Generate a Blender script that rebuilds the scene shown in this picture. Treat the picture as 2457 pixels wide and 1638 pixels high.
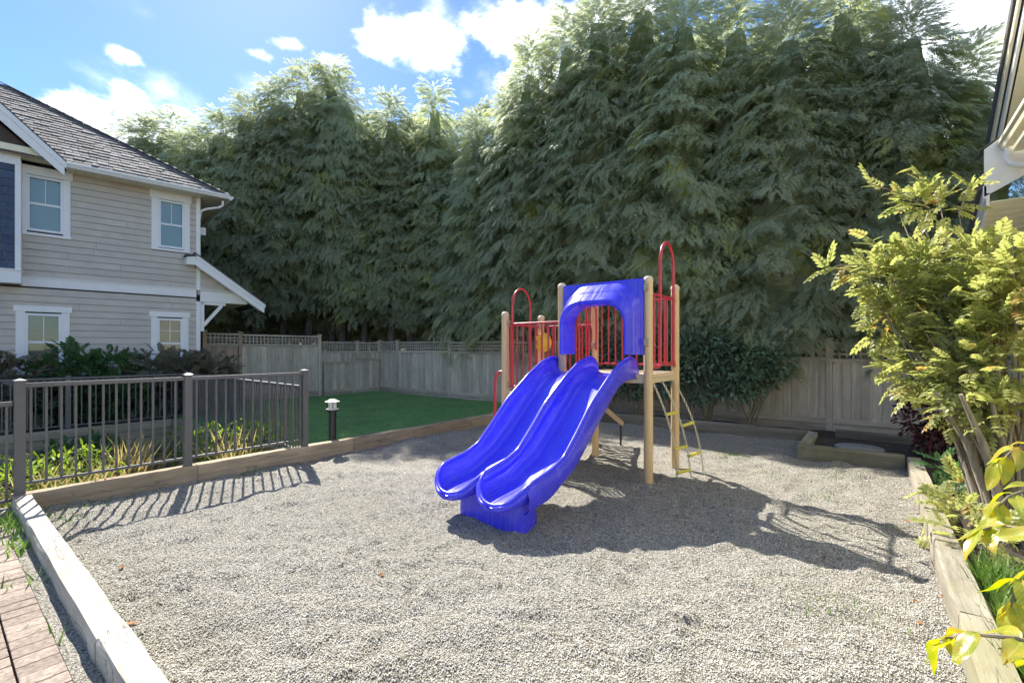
import bpy, bmesh, math, random
import numpy as np
from mathutils import Vector, Matrix, Quaternion
random.seed(7); rng = np.random.default_rng(11)
for o in list(bpy.data.objects): bpy.data.objects.remove(o)
scene = bpy.context.scene
COL = scene.collection
rad = math.radians
# world axes follow the playground: x = along the long kerb away from the path, y = towards the house side
F2 = Vector((.7874, .6165)); R2 = Vector((.6165, -.7874)); FOC = 1103.; EYE = 1.55

# ------------------------------------------------------------------ camera, sky, sun, exposure
cd = bpy.data.cameras.new('camera'); cam = bpy.data.objects.new('camera', cd); COL.objects.link(cam)
cam.location = (0, 0, EYE); cam.rotation_euler = (rad(90), 0, math.atan2(F2.y, F2.x) - rad(90))
cd.sensor_width = 36; cd.lens = 36 * FOC / 2457; cd.shift_y = (840 - 819) / 2457; cd.clip_start = .05; cd.clip_end = 6000
scene.camera = cam
SUN_EL = rad(44); SUN_DIR = Vector((.376, .927)).normalized()
w = bpy.data.worlds.new('World'); scene.world = w; w.use_nodes = True
wn = w.node_tree; wn.nodes.clear()
def build_world():
    N, L = wn.nodes, wn.links
    def nd(t, **k):
        n = N.new(t)
        for a, v in k.items(): setattr(n, a, v)
        return n
    def mth(op, a, b=None, c=None):
        n = nd('ShaderNodeMath', operation=op)
        for i, v in enumerate((a, b, c)):
            if v is None: continue
            if isinstance(v, (int, float)): n.inputs[i].default_value = v
            else: L.new(v, n.inputs[i])
        return n.outputs[0]
    def vm(op, a, b=None):
        n = nd('ShaderNodeVectorMath', operation=op)
        for i, v in enumerate((a, b)):
            if v is None: continue
            if isinstance(v, (tuple, Vector)): n.inputs[i].default_value = tuple(v)
            else: L.new(v, n.inputs[i])
        return n
    sky = nd('ShaderNodeTexSky', sky_type='NISHITA'); sky.sun_disc = False
    sky.sun_elevation = SUN_EL; sky.sun_rotation = math.atan2(SUN_DIR.x, SUN_DIR.y)
    sky.air_density = 1.0; sky.dust_density = .15; sky.ozone_density = 3.0; sky.altitude = 50
    hsv = nd('ShaderNodeHueSaturation'); hsv.inputs['Saturation'].default_value = SKY_SAT; hsv.inputs['Hue'].default_value = .506; L.new(sky.outputs[0], hsv.inputs['Color'])
    bg = nd('ShaderNodeBackground'); bg.inputs[1].default_value = SKY_STR; L.new(hsv.outputs[0], bg.inputs[0])
    tc = nd('ShaderNodeTexCoord'); d = vm('NORMALIZE', tc.outputs['Generated']).outputs[0]
    # ragged clouds: soft ellipses at fixed sky directions, torn by noise, and a scatter over the whole dome, its cover raised for fill light
    nz = nd('ShaderNodeTexNoise'); nz.inputs['Scale'].default_value = 9; nz.inputs['Detail'].default_value = 5; nz.inputs['Roughness'].default_value = .62
    st = vm('MULTIPLY', d, (1, 1, 1.7)).outputs[0]; L.new(st, nz.inputs['Vector'])
    n2 = nd('ShaderNodeTexNoise'); n2.inputs['Scale'].default_value = 3.2; n2.inputs['Detail'].default_value = 3; L.new(vm('ADD', st, (6.2, 7.5, 0.7)).outputs[0], n2.inputs['Vector'])
    best = None
    for (px, py, rx, ry) in CLOUDS:
        r = (px - 1228.5) / FOC; e = (840 - py) / FOC
        c = Vector((F2.x + r * R2.x, F2.y + r * R2.y, e)); ln = c.length; c.normalize()
        t = Vector((c.y, -c.x, 0)).normalized(); up = t.cross(c).normalized()
        if up.z < 0: up = -up; 
        mp = nd('ShaderNodeMapping', vector_type='TEXTURE'); L.new(d, mp.inputs[0]); mp.inputs[1].default_value = c
        mp.inputs[2].default_value = Matrix((t, up, t.cross(up))).transposed().to_euler(); mp.inputs[3].default_value = (rx * 1.4 / FOC / ln, ry * 1.4 / FOC / ln, .5)
        g = nd('ShaderNodeTexGradient', gradient_type='SPHERICAL'); L.new(mp.outputs[0], g.inputs[0])
        best = g.outputs['Fac'] if best is None else mth('MAXIMUM', best, g.outputs['Fac'])
    blob = mth('ADD', mth('MULTIPLY_ADD', best, 1.25, -.42), mth('MULTIPLY', mth('SUBTRACT', nz.outputs[0], .5), 2.6))
    blob = mth('MINIMUM', blob, mth('MULTIPLY', best, 3.0))
    sc = mth('MULTIPLY', mth('SUBTRACT', n2.outputs[0], .475), 3.2)
    sc = mth('ADD', sc, mth('MULTIPLY', mth('SUBTRACT', nz.outputs[0], .5), .9))
    m = mth('MAXIMUM', blob, sc)
    mr = nd('ShaderNodeMapRange', interpolation_type='SMOOTHSTEP'); mr.inputs[1].default_value = .0; mr.inputs[2].default_value = .75; L.new(m, mr.inputs[0])
    sepz = nd('ShaderNodeSeparateXYZ'); L.new(d, sepz.inputs[0])
    fade = nd('ShaderNodeMapRange'); fade.inputs[1].default_value = .0; fade.inputs[2].default_value = .08; L.new(sepz.outputs[2], fade.inputs[0])
    mask = mth('MULTIPLY', mth('MULTIPLY', mth('POWER', mr.outputs[0], 2.0), fade.outputs[0]), .93)
    # cloud bodies: white rims, pale grey hearts
    cr = nd('ShaderNodeMapRange'); cr.inputs[1].default_value = .3; cr.inputs[2].default_value = .85; L.new(m, cr.inputs[0])
    mix = nd('ShaderNodeMix', data_type='RGBA'); L.new(cr.outputs[0], mix.inputs[0])
    mix.inputs[6].default_value = (1, 1, 1, 1); mix.inputs[7].default_value = (.34, .355, .38, 1)
    bc = nd('ShaderNodeBackground'); bc.inputs[1].default_value = CLOUD_STR; L.new(mix.outputs[2], bc.inputs[0])
    ms = nd('ShaderNodeMixShader'); L.new(mask, ms.inputs[0]); L.new(bg.outputs[0], ms.inputs[1]); L.new(bc.outputs[0], ms.inputs[2])
    out = nd('ShaderNodeOutputWorld'); L.new(ms.outputs[0], out.inputs[0])
SKY_STR = .042; SKY_SAT = 1.2; CLOUD_STR = .75
CLOUDS = [(930, 85, 150, 60), (1060, 110, 170, 85), (1210, 75, 200, 95), (1350, 40, 170, 90), (1480, 20, 150, 60), (1255, 205, 85, 70), (1290, 250, 60, 40),
          (215, 250, 125, 50), (310, 240, 60, 45), (150, 262, 70, 35), (430, 275, 90, 35), (300, 135, 55, 30), (620, 132, 60, 22), (690, 108, 55, 25),
          (2330, 80, 120, 110), (2420, 40, 120, 90), (2290, 250, 90, 45), (790, 150, 70, 26), (1190, 300, 90, 30), (290, 325, 80, 28), (560, 320, 110, 26)]
build_world(); w.cycles.sampling_method = 'MANUAL'; w.cycles.sample_map_resolution = 512
sd = bpy.data.lights.new('sun', 'SUN'); sun = bpy.data.objects.new('sun', sd); COL.objects.link(sun)
sd.energy = 2.15; sd.angle = rad(.55); sd.color = (1, .955, .88)
sv = Vector((SUN_DIR.x * math.cos(SUN_EL), SUN_DIR.y * math.cos(SUN_EL), math.sin(SUN_EL)))
sun.rotation_euler = sv.to_track_quat('Z', 'Y').to_euler(); sun.location = sv * 40
vs = scene.view_settings; vs.view_transform = 'Standard'; vs.look = 'None'; vs.gamma = 1; vs.use_curve_mapping = False
vs.exposure = 2.35
scene.cycles.use_denoising = True; scene.cycles.use_adaptive_sampling = True; scene.cycles.adaptive_threshold = .015; scene.cycles.max_bounces = 6; scene.cycles.diffuse_bounces = 4; scene.cycles.glossy_bounces = 3; scene.cycles.transmission_bounces = 4; scene.cycles.transparent_max_bounces = 8

# ------------------------------------------------------------------ helpers
def pix(sx, Y, z=0):
    r = (sx - 1228.5) / FOC
    return Vector((Y * (F2.x + r * R2.x), Y * (F2.y + r * R2.y), z))
def ztop(sy, Y): return EYE + (840 - sy) * Y / FOC
ORG = {}
def thing(name, label, cat, loc=(0, 0, 0), group=None, rotz=0, local=False):
    o = bpy.data.objects.new(name, None); COL.objects.link(o); o.location = loc; o.rotation_euler = (0, 0, rotz)
    o.empty_display_size = .1
    o['label'] = label; o['category'] = cat
    if group: o['group'] = group
    ORG[o.name] = Vector((0, 0, 0)) if local else Vector(loc)
    return o
def org(p): return ORG.get(p.name, Vector((0, 0, 0))) if p else Vector((0, 0, 0))
def tag(o, label=None, cat=None, group=None, kind=None):
    if label: o['label'] = label
    if cat: o['category'] = cat
    if group: o['group'] = group
    if kind: o['kind'] = kind
    return o
def link(o, parent=None):
    COL.objects.link(o)
    if parent: o.parent = parent; ORG[o.name] = org(parent)
    return o
class MB:
    def __init__(s): s.v = []; s.f = []
    def add(s, vs, fs):
        k = len(s.v); s.v += [tuple(q) for q in vs]; s.f += [tuple(i + k for i in g) for g in fs]; return s
    def box(s, x0, x1, y0, y1, z0, z1):
        return s.add([(x0, y0, z0), (x1, y0, z0), (x1, y1, z0), (x0, y1, z0), (x0, y0, z1), (x1, y0, z1), (x1, y1, z1), (x0, y1, z1)],
                     [(0, 3, 2, 1), (4, 5, 6, 7), (0, 1, 5, 4), (1, 2, 6, 5), (2, 3, 7, 6), (3, 0, 4, 7)])
    def beam(s, p, q, wd, ht, up=(0, 0, 1)):
        p = Vector(p); q = Vector(q); d = (q - p).normalized(); sd_ = d.cross(Vector(up)).normalized(); u = sd_.cross(d)
        vs_ = []
        for c in (p, q):
            for a, b in ((-1, -1), (1, -1), (1, 1), (-1, 1)): vs_.append(c + sd_ * a * wd / 2 + u * b * ht / 2)
        return s.add(vs_, [(0, 1, 2, 3), (7, 6, 5, 4), (0, 4, 5, 1), (1, 5, 6, 2), (2, 6, 7, 3), (3, 7, 4, 0)])
    def prism(s, poly, dvec):
        n = len(poly); d = Vector(dvec); a = [Vector(q) for q in poly]
        return s.add(a + [q + d for q in a], [tuple(range(n))[::-1], tuple(range(n, 2 * n))] + [(i, (i + 1) % n, n + (i + 1) % n, n + i) for i in range(n)])
    def tube(s, path, r, n=8, close=False, cap=True):
        P = [Vector(q) for q in path]; m = len(P); rings = []; prev = None
        for i, c in enumerate(P):
            t = ((P[(i + 1) % m] if (close or i < m - 1) else c) - (P[i - 1] if (close or i > 0) else c)).normalized()
            if prev is None:
                a = Vector((0, 0, 1)) if abs(t.z) < .9 else Vector((1, 0, 0)); u = t.cross(a).normalized()
            else:
                u = (prev - t * prev.dot(t))
                u = u.normalized() if u.length > 1e-6 else t.orthogonal().normalized()
            prev = u; vv = t.cross(u); rr = r[i] if isinstance(r, (list, tuple)) else r
            rings.append([c + (u * math.cos(2 * math.pi * k / n) + vv * math.sin(2 * math.pi * k / n)) * rr for k in range(n)])
        fs = []
        for i in range(m if close else m - 1):
            j = (i + 1) % m
            for k in range(n): fs.append((i * n + k, i * n + (k + 1) % n, j * n + (k + 1) % n, j * n + k))
        if cap and not close: fs += [tuple(range(n))[::-1], tuple((m - 1) * n + k for k in range(n))]
        return s.add([q for g in rings for q in g], fs)
    def lathe(s, c, prof, n=20):
        fs = []; vs_ = []
        for (r, z) in prof:
            for k in range(n): vs_.append((c[0] + r * math.cos(2 * math.pi * k / n), c[1] + r * math.sin(2 * math.pi * k / n), c[2] + z))
        for i in range(len(prof) - 1):
            for k in range(n): fs.append((i * n + k, i * n + (k + 1) % n, (i + 1) * n + (k + 1) % n, (i + 1) * n + k))
        fs += [tuple(range(n))[::-1], tuple((len(prof) - 1) * n + k for k in range(n))]
        return s.add(vs_, fs)
    def mesh(s, name, off=Vector((0, 0, 0)), smooth=False, bevel=0, seg=1):
        me = bpy.data.meshes.new(name); me.from_pydata([tuple(Vector(q) - off) for q in s.v], [], s.f)
        if bevel:
            bm = bmesh.new(); bm.from_mesh(me); bmesh.ops.bevel(bm, geom=bm.edges[:] , offset=bevel, segments=seg, affect='EDGES', clamp_overlap=True); bm.to_mesh(me); bm.free()
        if smooth: me.polygons.foreach_set('use_smooth', [True] * len(me.polygons))
        me.update(); return me
    def build(s, name, mat, parent=None, smooth=False, bevel=0, seg=1, flatcap=False):
        me = s.mesh(name, org(parent), smooth, bevel, seg); me.materials.append(mat)
        o = bpy.data.objects.new(name, me)
        if smooth: me.set_sharp_from_angle(angle=rad(42))
        return link(o, parent)
def np_mesh(name, V, T, mat, smooth=False):
    me = bpy.data.meshes.new(name); n = len(V); m = len(T)
    me.vertices.add(n); me.vertices.foreach_set('co', np.asarray(V, np.float32).ravel())
    k = T.shape[1]
    me.loops.add(m * k); me.polygons.add(m)
    me.loops.foreach_set('vertex_index', np.asarray(T, np.int32).ravel())
    me.polygons.foreach_set('loop_start', np.arange(0, m * k, k, dtype=np.int32))
    me.polygons.foreach_set('use_smooth', np.full(m, smooth))
    me.update(calc_edges=True); me.validate()
    if mat: me.materials.append(mat)
    return me
UNIT = {}
def unit_mesh(key, mat, bevel=0):
    if (key, mat.name) not in UNIT:
        m = MB()
        if key == 'box': m.box(-.5, .5, -.5, .5, -.5, .5)
        elif key == 'lap':   # lap board: thick at its lower edge, thin at the top
            m.add([(-.5, -1, -.5), (.5, -1, -.5), (.5, 0, -.5), (-.5, 0, -.5), (-.5, -.35, .5), (.5, -.35, .5), (.5, 0, .5), (-.5, 0, .5)],
                  [(0, 3, 2, 1), (4, 5, 6, 7), (0, 1, 5, 4), (1, 2, 6, 5), (2, 3, 7, 6), (3, 0, 4, 7)])
        me = m.mesh(key + '_' + mat.name, bevel=bevel); me.materials.append(mat); UNIT[(key, mat.name)] = me
    return UNIT[(key, mat.name)]
def piece(name, mat, parent, c, s, rot=(0, 0, 0), key='box', bevel=0):
    o = bpy.data.objects.new(name, unit_mesh(key, mat, bevel)); link(o, parent)
    o.location = Vector(c) - org(parent); o.scale = s; o.rotation_euler = rot
    return o
def structure(o): o['kind'] = 'structure'; return o

# ------------------------------------------------------------------ materials
def newmat(name):
    m = bpy.data.materials.new(name); m.use_nodes = True; nt = m.node_tree; b = nt.nodes['Principled BSDF']; return m, nt, b
def noise_of(nt, scale, stretch=(1, 1, 1), detail=5, rough=.6, rnd=True, kind='ShaderNodeTexNoise'):
    g = nt.nodes.new('ShaderNodeNewGeometry'); mp = nt.nodes.new('ShaderNodeVectorMath'); mp.operation = 'MULTIPLY_ADD'
    nt.links.new(g.outputs['Position'], mp.inputs[0]); mp.inputs[1].default_value = stretch
    if rnd:
        oi = nt.nodes.new('ShaderNodeObjectInfo'); sc = nt.nodes.new('ShaderNodeVectorMath'); sc.operation = 'SCALE'; sc.inputs[0].default_value = (37, 17, 53)
        nt.links.new(oi.outputs['Random'], sc.inputs['Scale']); nt.links.new(sc.outputs[0], mp.inputs[2])
    n = nt.nodes.new(kind); n.inputs['Scale'].default_value = scale
    if kind == 'ShaderNodeTexNoise': n.inputs['Detail'].default_value = detail; n.inputs['Roughness'].default_value = rough
    nt.links.new(mp.outputs[0], n.inputs['Vector']); return n
def ramp(nt, fac, stops):
    r = nt.nodes.new('ShaderNodeValToRGB'); e = r.color_ramp.elements
    while len(e) < len(stops): e.new(.5)
    for i, (p, c) in enumerate(stops): e[i].position = p; e[i].color = (*c, 1)
    nt.links.new(fac, r.inputs[0]); return r.outputs[0]
def mixc(nt, f, a, b, mode='MIX'):
    n = nt.nodes.new('ShaderNodeMix'); n.data_type = 'RGBA'; n.blend_type = mode
    for i, v in ((0, f), (6, a), (7, b)):
        if isinstance(v, (int, float)): n.inputs[i].default_value = v
        elif isinstance(v, tuple): n.inputs[i].default_value = (*v, 1)
        else: nt.links.new(v, n.inputs[i])
    return n.outputs[2]
def bump(nt, b, h, strength=.3, dist=.01):
    n = nt.nodes.new('ShaderNodeBump'); n.inputs['Strength'].default_value = strength; n.inputs['Distance'].default_value = dist
    nt.links.new(h, n.inputs['Height']); nt.links.new(n.outputs[0], b.inputs['Normal'])
def objvar(nt, col, amt=.2):
    oi = nt.nodes.new('ShaderNodeObjectInfo'); mr = nt.nodes.new('ShaderNodeMapRange'); mr.inputs[3].default_value = 1 - amt; mr.inputs[4].default_value = 1 + amt
    nt.links.new(oi.outputs['Random'], mr.inputs[0])
    h = nt.nodes.new('ShaderNodeHueSaturation'); nt.links.new(mr.outputs[0], h.inputs['Value']); nt.links.new(col, h.inputs['Color']); return h.outputs[0]
def paint(name, col, rough=.5, var=.06, scale=6, bmp=.0, metal=0, coat=0, ovar=0):
    m, nt, b = newmat(name); n = noise_of(nt, scale, detail=6)
    c1 = tuple(x * (1 - var) for x in col); c2 = tuple(min(1, x * (1 + var)) for x in col)
    c = ramp(nt, n.outputs[0], [(.3, c1), (.7, c2)])
    if ovar: c = objvar(nt, c, ovar)
    nt.links.new(c, b.inputs['Base Color']); b.inputs['Roughness'].default_value = rough; b.inputs['Metallic'].default_value = metal
    if coat: b.inputs['Coat Weight'].default_value = coat
    if bmp:
        n2 = noise_of(nt, scale * 12, detail=4); bump(nt, b, n2.outputs[0], bmp, .004)
    return m
def wood(name, stops, axis='z', scale=14, rough=.85, ovar=.18, bmp=.5, stain=None, cracks=0):
    m, nt, b = newmat(name); st = {'x': (.07, 1, 1), 'y': (1, .07, 1), 'z': (1, 1, .06)}[axis]
    n = noise_of(nt, scale, st, detail=9, rough=.68); n2 = noise_of(nt, 2.3, detail=4)
    c = ramp(nt, n.outputs[0], stops); c = mixc(nt, .55, c, ramp(nt, n2.outputs[0], [(.3, (.55, .55, .55)), (.7, (1, 1, 1))]), 'MULTIPLY')
    if stain:
        n3 = noise_of(nt, 1.1, detail=6); c = mixc(nt, ramp(nt, n3.outputs[0], [(.5, (0, 0, 0)), (.72, (1, 1, 1))]), c, stain)
    if cracks:
        n5 = noise_of(nt, cracks, tuple(.10 if q < .5 else 1 for q in st), detail=3, rough=.5); c = mixc(nt, ramp(nt, n5.outputs[0], [(.4955, (0, 0, 0)), (.4985, (.8, .8, .8)), (.5015, (.8, .8, .8)), (.5045, (0, 0, 0))]), c, (.06, .05, .04))
        n6 = noise_of(nt, 4.5, detail=8, rough=.7); c = mixc(nt, ramp(nt, n6.outputs[0], [(.52, (0, 0, 0)), (.75, (.5, .5, .5))]), c, (.27, .23, .17))
    c = objvar(nt, c, ovar); nt.links.new(c, b.inputs['Base Color']); b.inputs['Roughness'].default_value = rough
    n4 = noise_of(nt, scale * 3.2, st, detail=8, rough=.7); bump(nt, b, n4.outputs[0], bmp, .006); return m
def leafmat(name, stops, scale=1.2, trans=.35, rough=.5, ovar=.12, tips=None, spec=.3, tipcol=None):
    m, nt, b = newmat(name); n = noise_of(nt, scale, detail=6, rough=.65); c = ramp(nt, n.outputs[0], stops)
    if tips:
        n2 = noise_of(nt, tips[1], detail=3); c = mixc(nt, ramp(nt, n2.outputs[0], [(tips[2], (0, 0, 0)), (tips[2] + .12, (1, 1, 1))]), c, tips[0])
    if tipcol:
        at = nt.nodes.new('ShaderNodeAttribute'); at.attribute_name = 'tip'; c = mixc(nt, at.outputs['Fac'], c, mixc(nt, .5, c, tipcol))
    c = objvar(nt, c, ovar)
    nt.links.new(c, b.inputs['Base Color']); b.inputs['Roughness'].default_value = rough; b.inputs['Specular IOR Level'].default_value = spec
    t = nt.nodes.new('ShaderNodeBsdfTranslucent'); hs = nt.nodes.new('ShaderNodeHueSaturation'); hs.inputs['Saturation'].default_value = 1.15; hs.inputs['Value'].default_value = 1.7
    nt.links.new(c, hs.inputs['Color']); nt.links.new(hs.outputs[0], t.inputs[0])
    ms = nt.nodes.new('ShaderNodeMixShader'); ms.inputs[0].default_value = trans
    out = nt.nodes['Material Output']; nt.links.new(b.outputs[0], ms.inputs[1]); nt.links.new(t.outputs[0], ms.inputs[2]); nt.links.new(ms.outputs[0], out.inputs[0]); return m
M = {}
M['siding'] = paint('siding_paint', (.58, .52, .445), .6, .08, 3, .2, ovar=.03)
M['trim'] = paint('trim_paint', (.88, .87, .84), .5, .03, 4)
M['cream'] = paint('cream_paint', (.86, .79, .57), .5, .04, 4)
M['blue_shingle'] = paint('blue_shingle', (.055, .085, .14), .7, .2, 8, .2, ovar=.15)
M['brown'] = paint('brown_gable', (.09, .065, .05), .8, .1)
M['vinyl'] = paint('window_vinyl', (.82, .83, .83), .35, .02)
M['blind'] = paint('blind_slat', (.72, .76, .78), .5, .03)
M['blind_dark'] = paint('blind_painted_shade', (.24, .27, .25), .5, .1)  # blind colour darkened to imitate the dim ground floor windows
M['room_shade_panel'] = paint('room_shade', (.02, .025, .03), .9, .1)  # near black colour standing in for an unlit interior
M['shake'] = wood('roof_shake', [(.25, (.10, .092, .088)), (.55, (.21, .195, .185)), (.8, (.33, .31, .295))], 'y', 9, .9, .3, .6)
M['roof_under'] = paint('roof_under', (.035, .032, .03), .9)
M['asphalt_roof'] = paint('asphalt_roof', (.12, .115, .11), .95, .5, 60, .6)
M['rail'] = paint('railing_paint', (.13, .125, .12), .42, .06, 10)
M['fence'] = wood('weathered_fence', [(.25, (.37, .32, .25)), (.5, (.61, .54, .445)), (.78, (.75, .68, .57))], 'z', 11, .9, .16, .5)
M['fence_y'] = wood('weathered_rail', [(.25, (.31, .265, .21)), (.5, (.53, .465, .38)), (.78, (.68, .61, .51))], 'y', 11, .9, .16, .5)
M['fence_x'] = wood('weathered_rail_b', [(.25, (.31, .265, .21)), (.5, (.53, .465, .38)), (.78, (.68, .61, .51))], 'x', 11, .9, .16, .5)
M['cedar'] = wood('fresh_cedar', [(.25, (.30, .20, .14)), (.5, (.46, .34, .25)), (.78, (.60, .48, .38))], 'z', 11, .85, .15, .5)
M['timber_x'] = wood('timber_x', [(.22, (.24, .17, .10)), (.5, (.48, .37, .24)), (.8, (.64, .52, .36))], 'x', 16, .9, .1, .8, cracks=6)
M['timber_y'] = wood('timber_y', [(.22, (.24, .215, .17)), (.5, (.47, .435, .365)), (.8, (.62, .59, .51))], 'y', 18, .9, .1, .8, cracks=7)
M['timber_moss'] = wood('timber_moss', [(.22, (.11, .10, .08)), (.5, (.22, .20, .15)), (.8, (.34, .31, .24))], 'y', 14, .9, .1, .6, stain=(.13, .14, .05))
M['timber_mx'] = wood('timber_mx', [(.22, (.16, .14, .10)), (.5, (.36, .32, .24)), (.8, (.56, .49, .37))], 'x', 15, .9, .1, .8, stain=(.28, .26, .13), cracks=7)
M['brick'] = paint('brick_paver', (.36, .285, .225), .95, .4, 45, .9, ovar=.2)
M['tan'] = paint('tan_powder_coat', (.70, .49, .25), .38, .05, 3, coat=.2)
M['tan_cap'] = paint('tan_cap', (.72, .58, .38), .5, .05)
M['deck'] = paint('deck_coating', (.50, .38, .27), .6, .1, 20, .2)
M['hole'] = paint('deck_hole', (.05, .035, .025), .9)
M['red'] = paint('red_powder_coat', (.52, .035, .05), .33, .08, 3, coat=.3)
M['blue'] = paint('blue_rotomoulded_plastic', (.065, .060, .78), .24, .05, 2.5, .02)
def worn_plastic():
    m, nt, b = newmat('blue_rotomoulded_plastic'); n = noise_of(nt, 2.5, rnd=False); c = ramp(nt, n.outputs[0], [(.3, (.060, .056, .74)), (.7, (.075, .070, .82))])
    sc_ = noise_of(nt, 26, (.09, 1, .09), detail=7, rough=.7, rnd=False); c = mixc(nt, ramp(nt, sc_.outputs[0], [(.54, (0, 0, 0)), (.72, (.35, .35, .35))]), c, (.22, .22, .80))
    du = noise_of(nt, 5, detail=8, rough=.7, rnd=False); c = mixc(nt, ramp(nt, du.outputs[0], [(.60, (0, 0, 0)), (.80, (.30, .30, .30))]), c, (.42, .40, .62))
    nt.links.new(c, b.inputs['Base Color'])
    rr_ = ramp(nt, sc_.outputs[0], [(.4, (.2, .2, .2)), (.7, (.42, .42, .42))]); nt.links.new(rr_, b.inputs['Roughness'])
    fn = noise_of(nt, 60, detail=3, rnd=False); bump(nt, b, fn.outputs[0], .03, .004); return m
M['blue'] = worn_plastic()
M['bolt'] = paint('galvanised_bolt', (.5, .48, .45), .4, .1, metal=.8)
M['clamp'] = paint('clamp_casting', (.45, .34, .22), .5, .1)
M['yellow'] = paint('yellow_plastic', (.78, .52, .05), .4, .08)
M['rung'] = paint('rung_sleeve', (.70, .60, .08), .45, .1)
M['chain'] = paint('galvanised_chain', (.55, .52, .42), .4, .2, 30, metal=.7)
M['concrete'] = paint('concrete', (.24, .23, .21), .95, .2, 14, .4)
M['black'] = paint('black_powder_coat', (.025, .028, .027), .4, .1)
M['lamp_white'] = paint('lamp_opal', (.82, .80, .74), .4, .03)
M['soil'] = paint('soil', (.045, .035, .026), 1, .5, 9, .9)
M['forest'] = paint('forest_floor', (.05, .04, .028), 1, .5, 5, .8)
M['bark'] = wood('cedar_bark', [(.25, (.08, .068, .06)), (.5, (.16, .14, .125)), (.78, (.27, .24, .215))], 'z', 18, .95, .2, .9)
M['stem'] = wood('shrub_stem', [(.25, (.16, .13, .09)), (.5, (.30, .25, .18)), (.78, (.44, .38, .28))], 'z', 40, .9, .15, .7)
M['twig'] = paint('twig', (.24, .20, .13), .9, .2)
M['cedar_leaf'] = leafmat('cedar_foliage', [(.3, (.205, .255, .175)), (.5, (.30, .345, .225)), (.72, (.375, .395, .235))], 1.1, .5, .42, .12, tips=((.44, .46, .15), .8, .57), spec=.4, tipcol=(.66, .65, .46))
M['laurel_leaf'] = leafmat('laurel_foliage', [(.3, (.09, .15, .095)), (.5, (.14, .21, .13)), (.75, (.21, .29, .17))], 9, .2, .3, .1, spec=.5)
M['nandina_leaf'] = leafmat('nandina_foliage', [(.3, (.22, .26, .09)), (.5, (.36, .38, .14)), (.75, (.50, .48, .21))], 5, .5, .42, .08, tips=((.52, .30, .12), 3.0, .60), spec=.45)
M['near_leaf'] = leafmat('near_foliage', [(.25, (.16, .26, .04)), (.5, (.36, .36, .04)), (.72, (.52, .34, .05))], 22, .45, .3, .1, tips=((.52, .26, .05), 9, .64), spec=.5)
def veined(m):
    nt = m.node_tree; tc = nt.nodes.new('ShaderNodeTexCoord'); sp = nt.nodes.new('ShaderNodeSeparateXYZ'); nt.links.new(tc.outputs['Object'], sp.inputs[0])
    def mt(op, a, b=None):
        n = nt.nodes.new('ShaderNodeMath'); n.operation = op
        for i, v in enumerate((a, b)):
            if v is None: continue
            if isinstance(v, (int, float)): n.inputs[i].default_value = v
            else: nt.links.new(v, n.inputs[i])
        return n.outputs[0]
    ay = mt('ABSOLUTE', sp.outputs[1]); side = mt('SINE', mt('MULTIPLY', mt('SUBTRACT', sp.outputs[0], mt('MULTIPLY', ay, 1.1)), 62)); sv_ = mt('GREATER_THAN', side, .93); mid = mt('LESS_THAN', ay, .013); f = mt('MULTIPLY', mt('MAXIMUM', sv_, mid), .45)
    b = nt.nodes['Principled BSDF']; src = b.inputs['Base Color'].links[0].from_socket; c = mixc(nt, f, src, (.70, .72, .30)); nt.links.new(c, b.inputs['Base Color'])
veined(M['near_leaf'])
M['dark_leaf'] = leafmat('heavenly_bamboo_foliage', [(.3, (.10, .11, .08)), (.5, (.15, .15, .105)), (.72, (.22, .19, .14))], 6, .3, .45, .15, tips=((.12, .06, .045), 3, .57))
M['green_leaf'] = leafmat('green_shrub_foliage', [(.3, (.035, .08, .03)), (.5, (.06, .13, .045)), (.75, (.10, .18, .06))], 6, .3, .45, .12)
M['lime_leaf'] = leafmat('lime_foliage', [(.3, (.10, .17, .035)), (.5, (.20, .28, .05)), (.75, (.36, .40, .09))], 8, .4, .45, .1)
M['purple_leaf'] = leafmat('purple_foliage', [(.3, (.045, .014, .022)), (.5, (.085, .026, .036)), (.75, (.15, .06, .06))], 8, .3, .4, .1)
M['straw'] = leafmat('straw_blades', [(.3, (.22, .18, .08)), (.7, (.42, .36, .17))], 9, .35, .6)
M['grass'] = leafmat('lawn_blades', [(.3, (.12, .27, .09)), (.5, (.18, .35, .12)), (.75, (.27, .41, .16))], 1.6, .3, .6, tips=((.16, .17, .07), .9, .60))
M['weed'] = leafmat('long_grass_blades', [(.3, (.07, .14, .03)), (.6, (.14, .22, .05)), (.8, (.28, .30, .10))], 6, .35, .5)
M['dead_leaf'] = leafmat('fallen_leaf', [(.3, (.22, .08, .03)), (.6, (.36, .16, .05)), (.8, (.45, .28, .08))], 20, .2, .7)
def glassmat():
    m, nt, b = newmat('window_glass'); nt.nodes.remove(b)
    gl = nt.nodes.new('ShaderNodeBsdfGlossy'); gl.inputs['Roughness'].default_value = .02; gl.inputs[0].default_value = (.95, .98, 1, 1)
    tr = nt.nodes.new('ShaderNodeBsdfTransparent'); tr.inputs[0].default_value = (.82, .88, .88, 1)
    fr = nt.nodes.new('ShaderNodeFresnel'); fr.inputs[0].default_value = 1.5
    ms = nt.nodes.new('ShaderNodeMixShader'); nt.links.new(fr.outputs[0], ms.inputs[0]); nt.links.new(tr.outputs[0], ms.inputs[1]); nt.links.new(gl.outputs[0], ms.inputs[2])
    nt.links.new(ms.outputs[0], nt.nodes['Material Output'].inputs[0]); return m
M['glass'] = glassmat()
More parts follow.
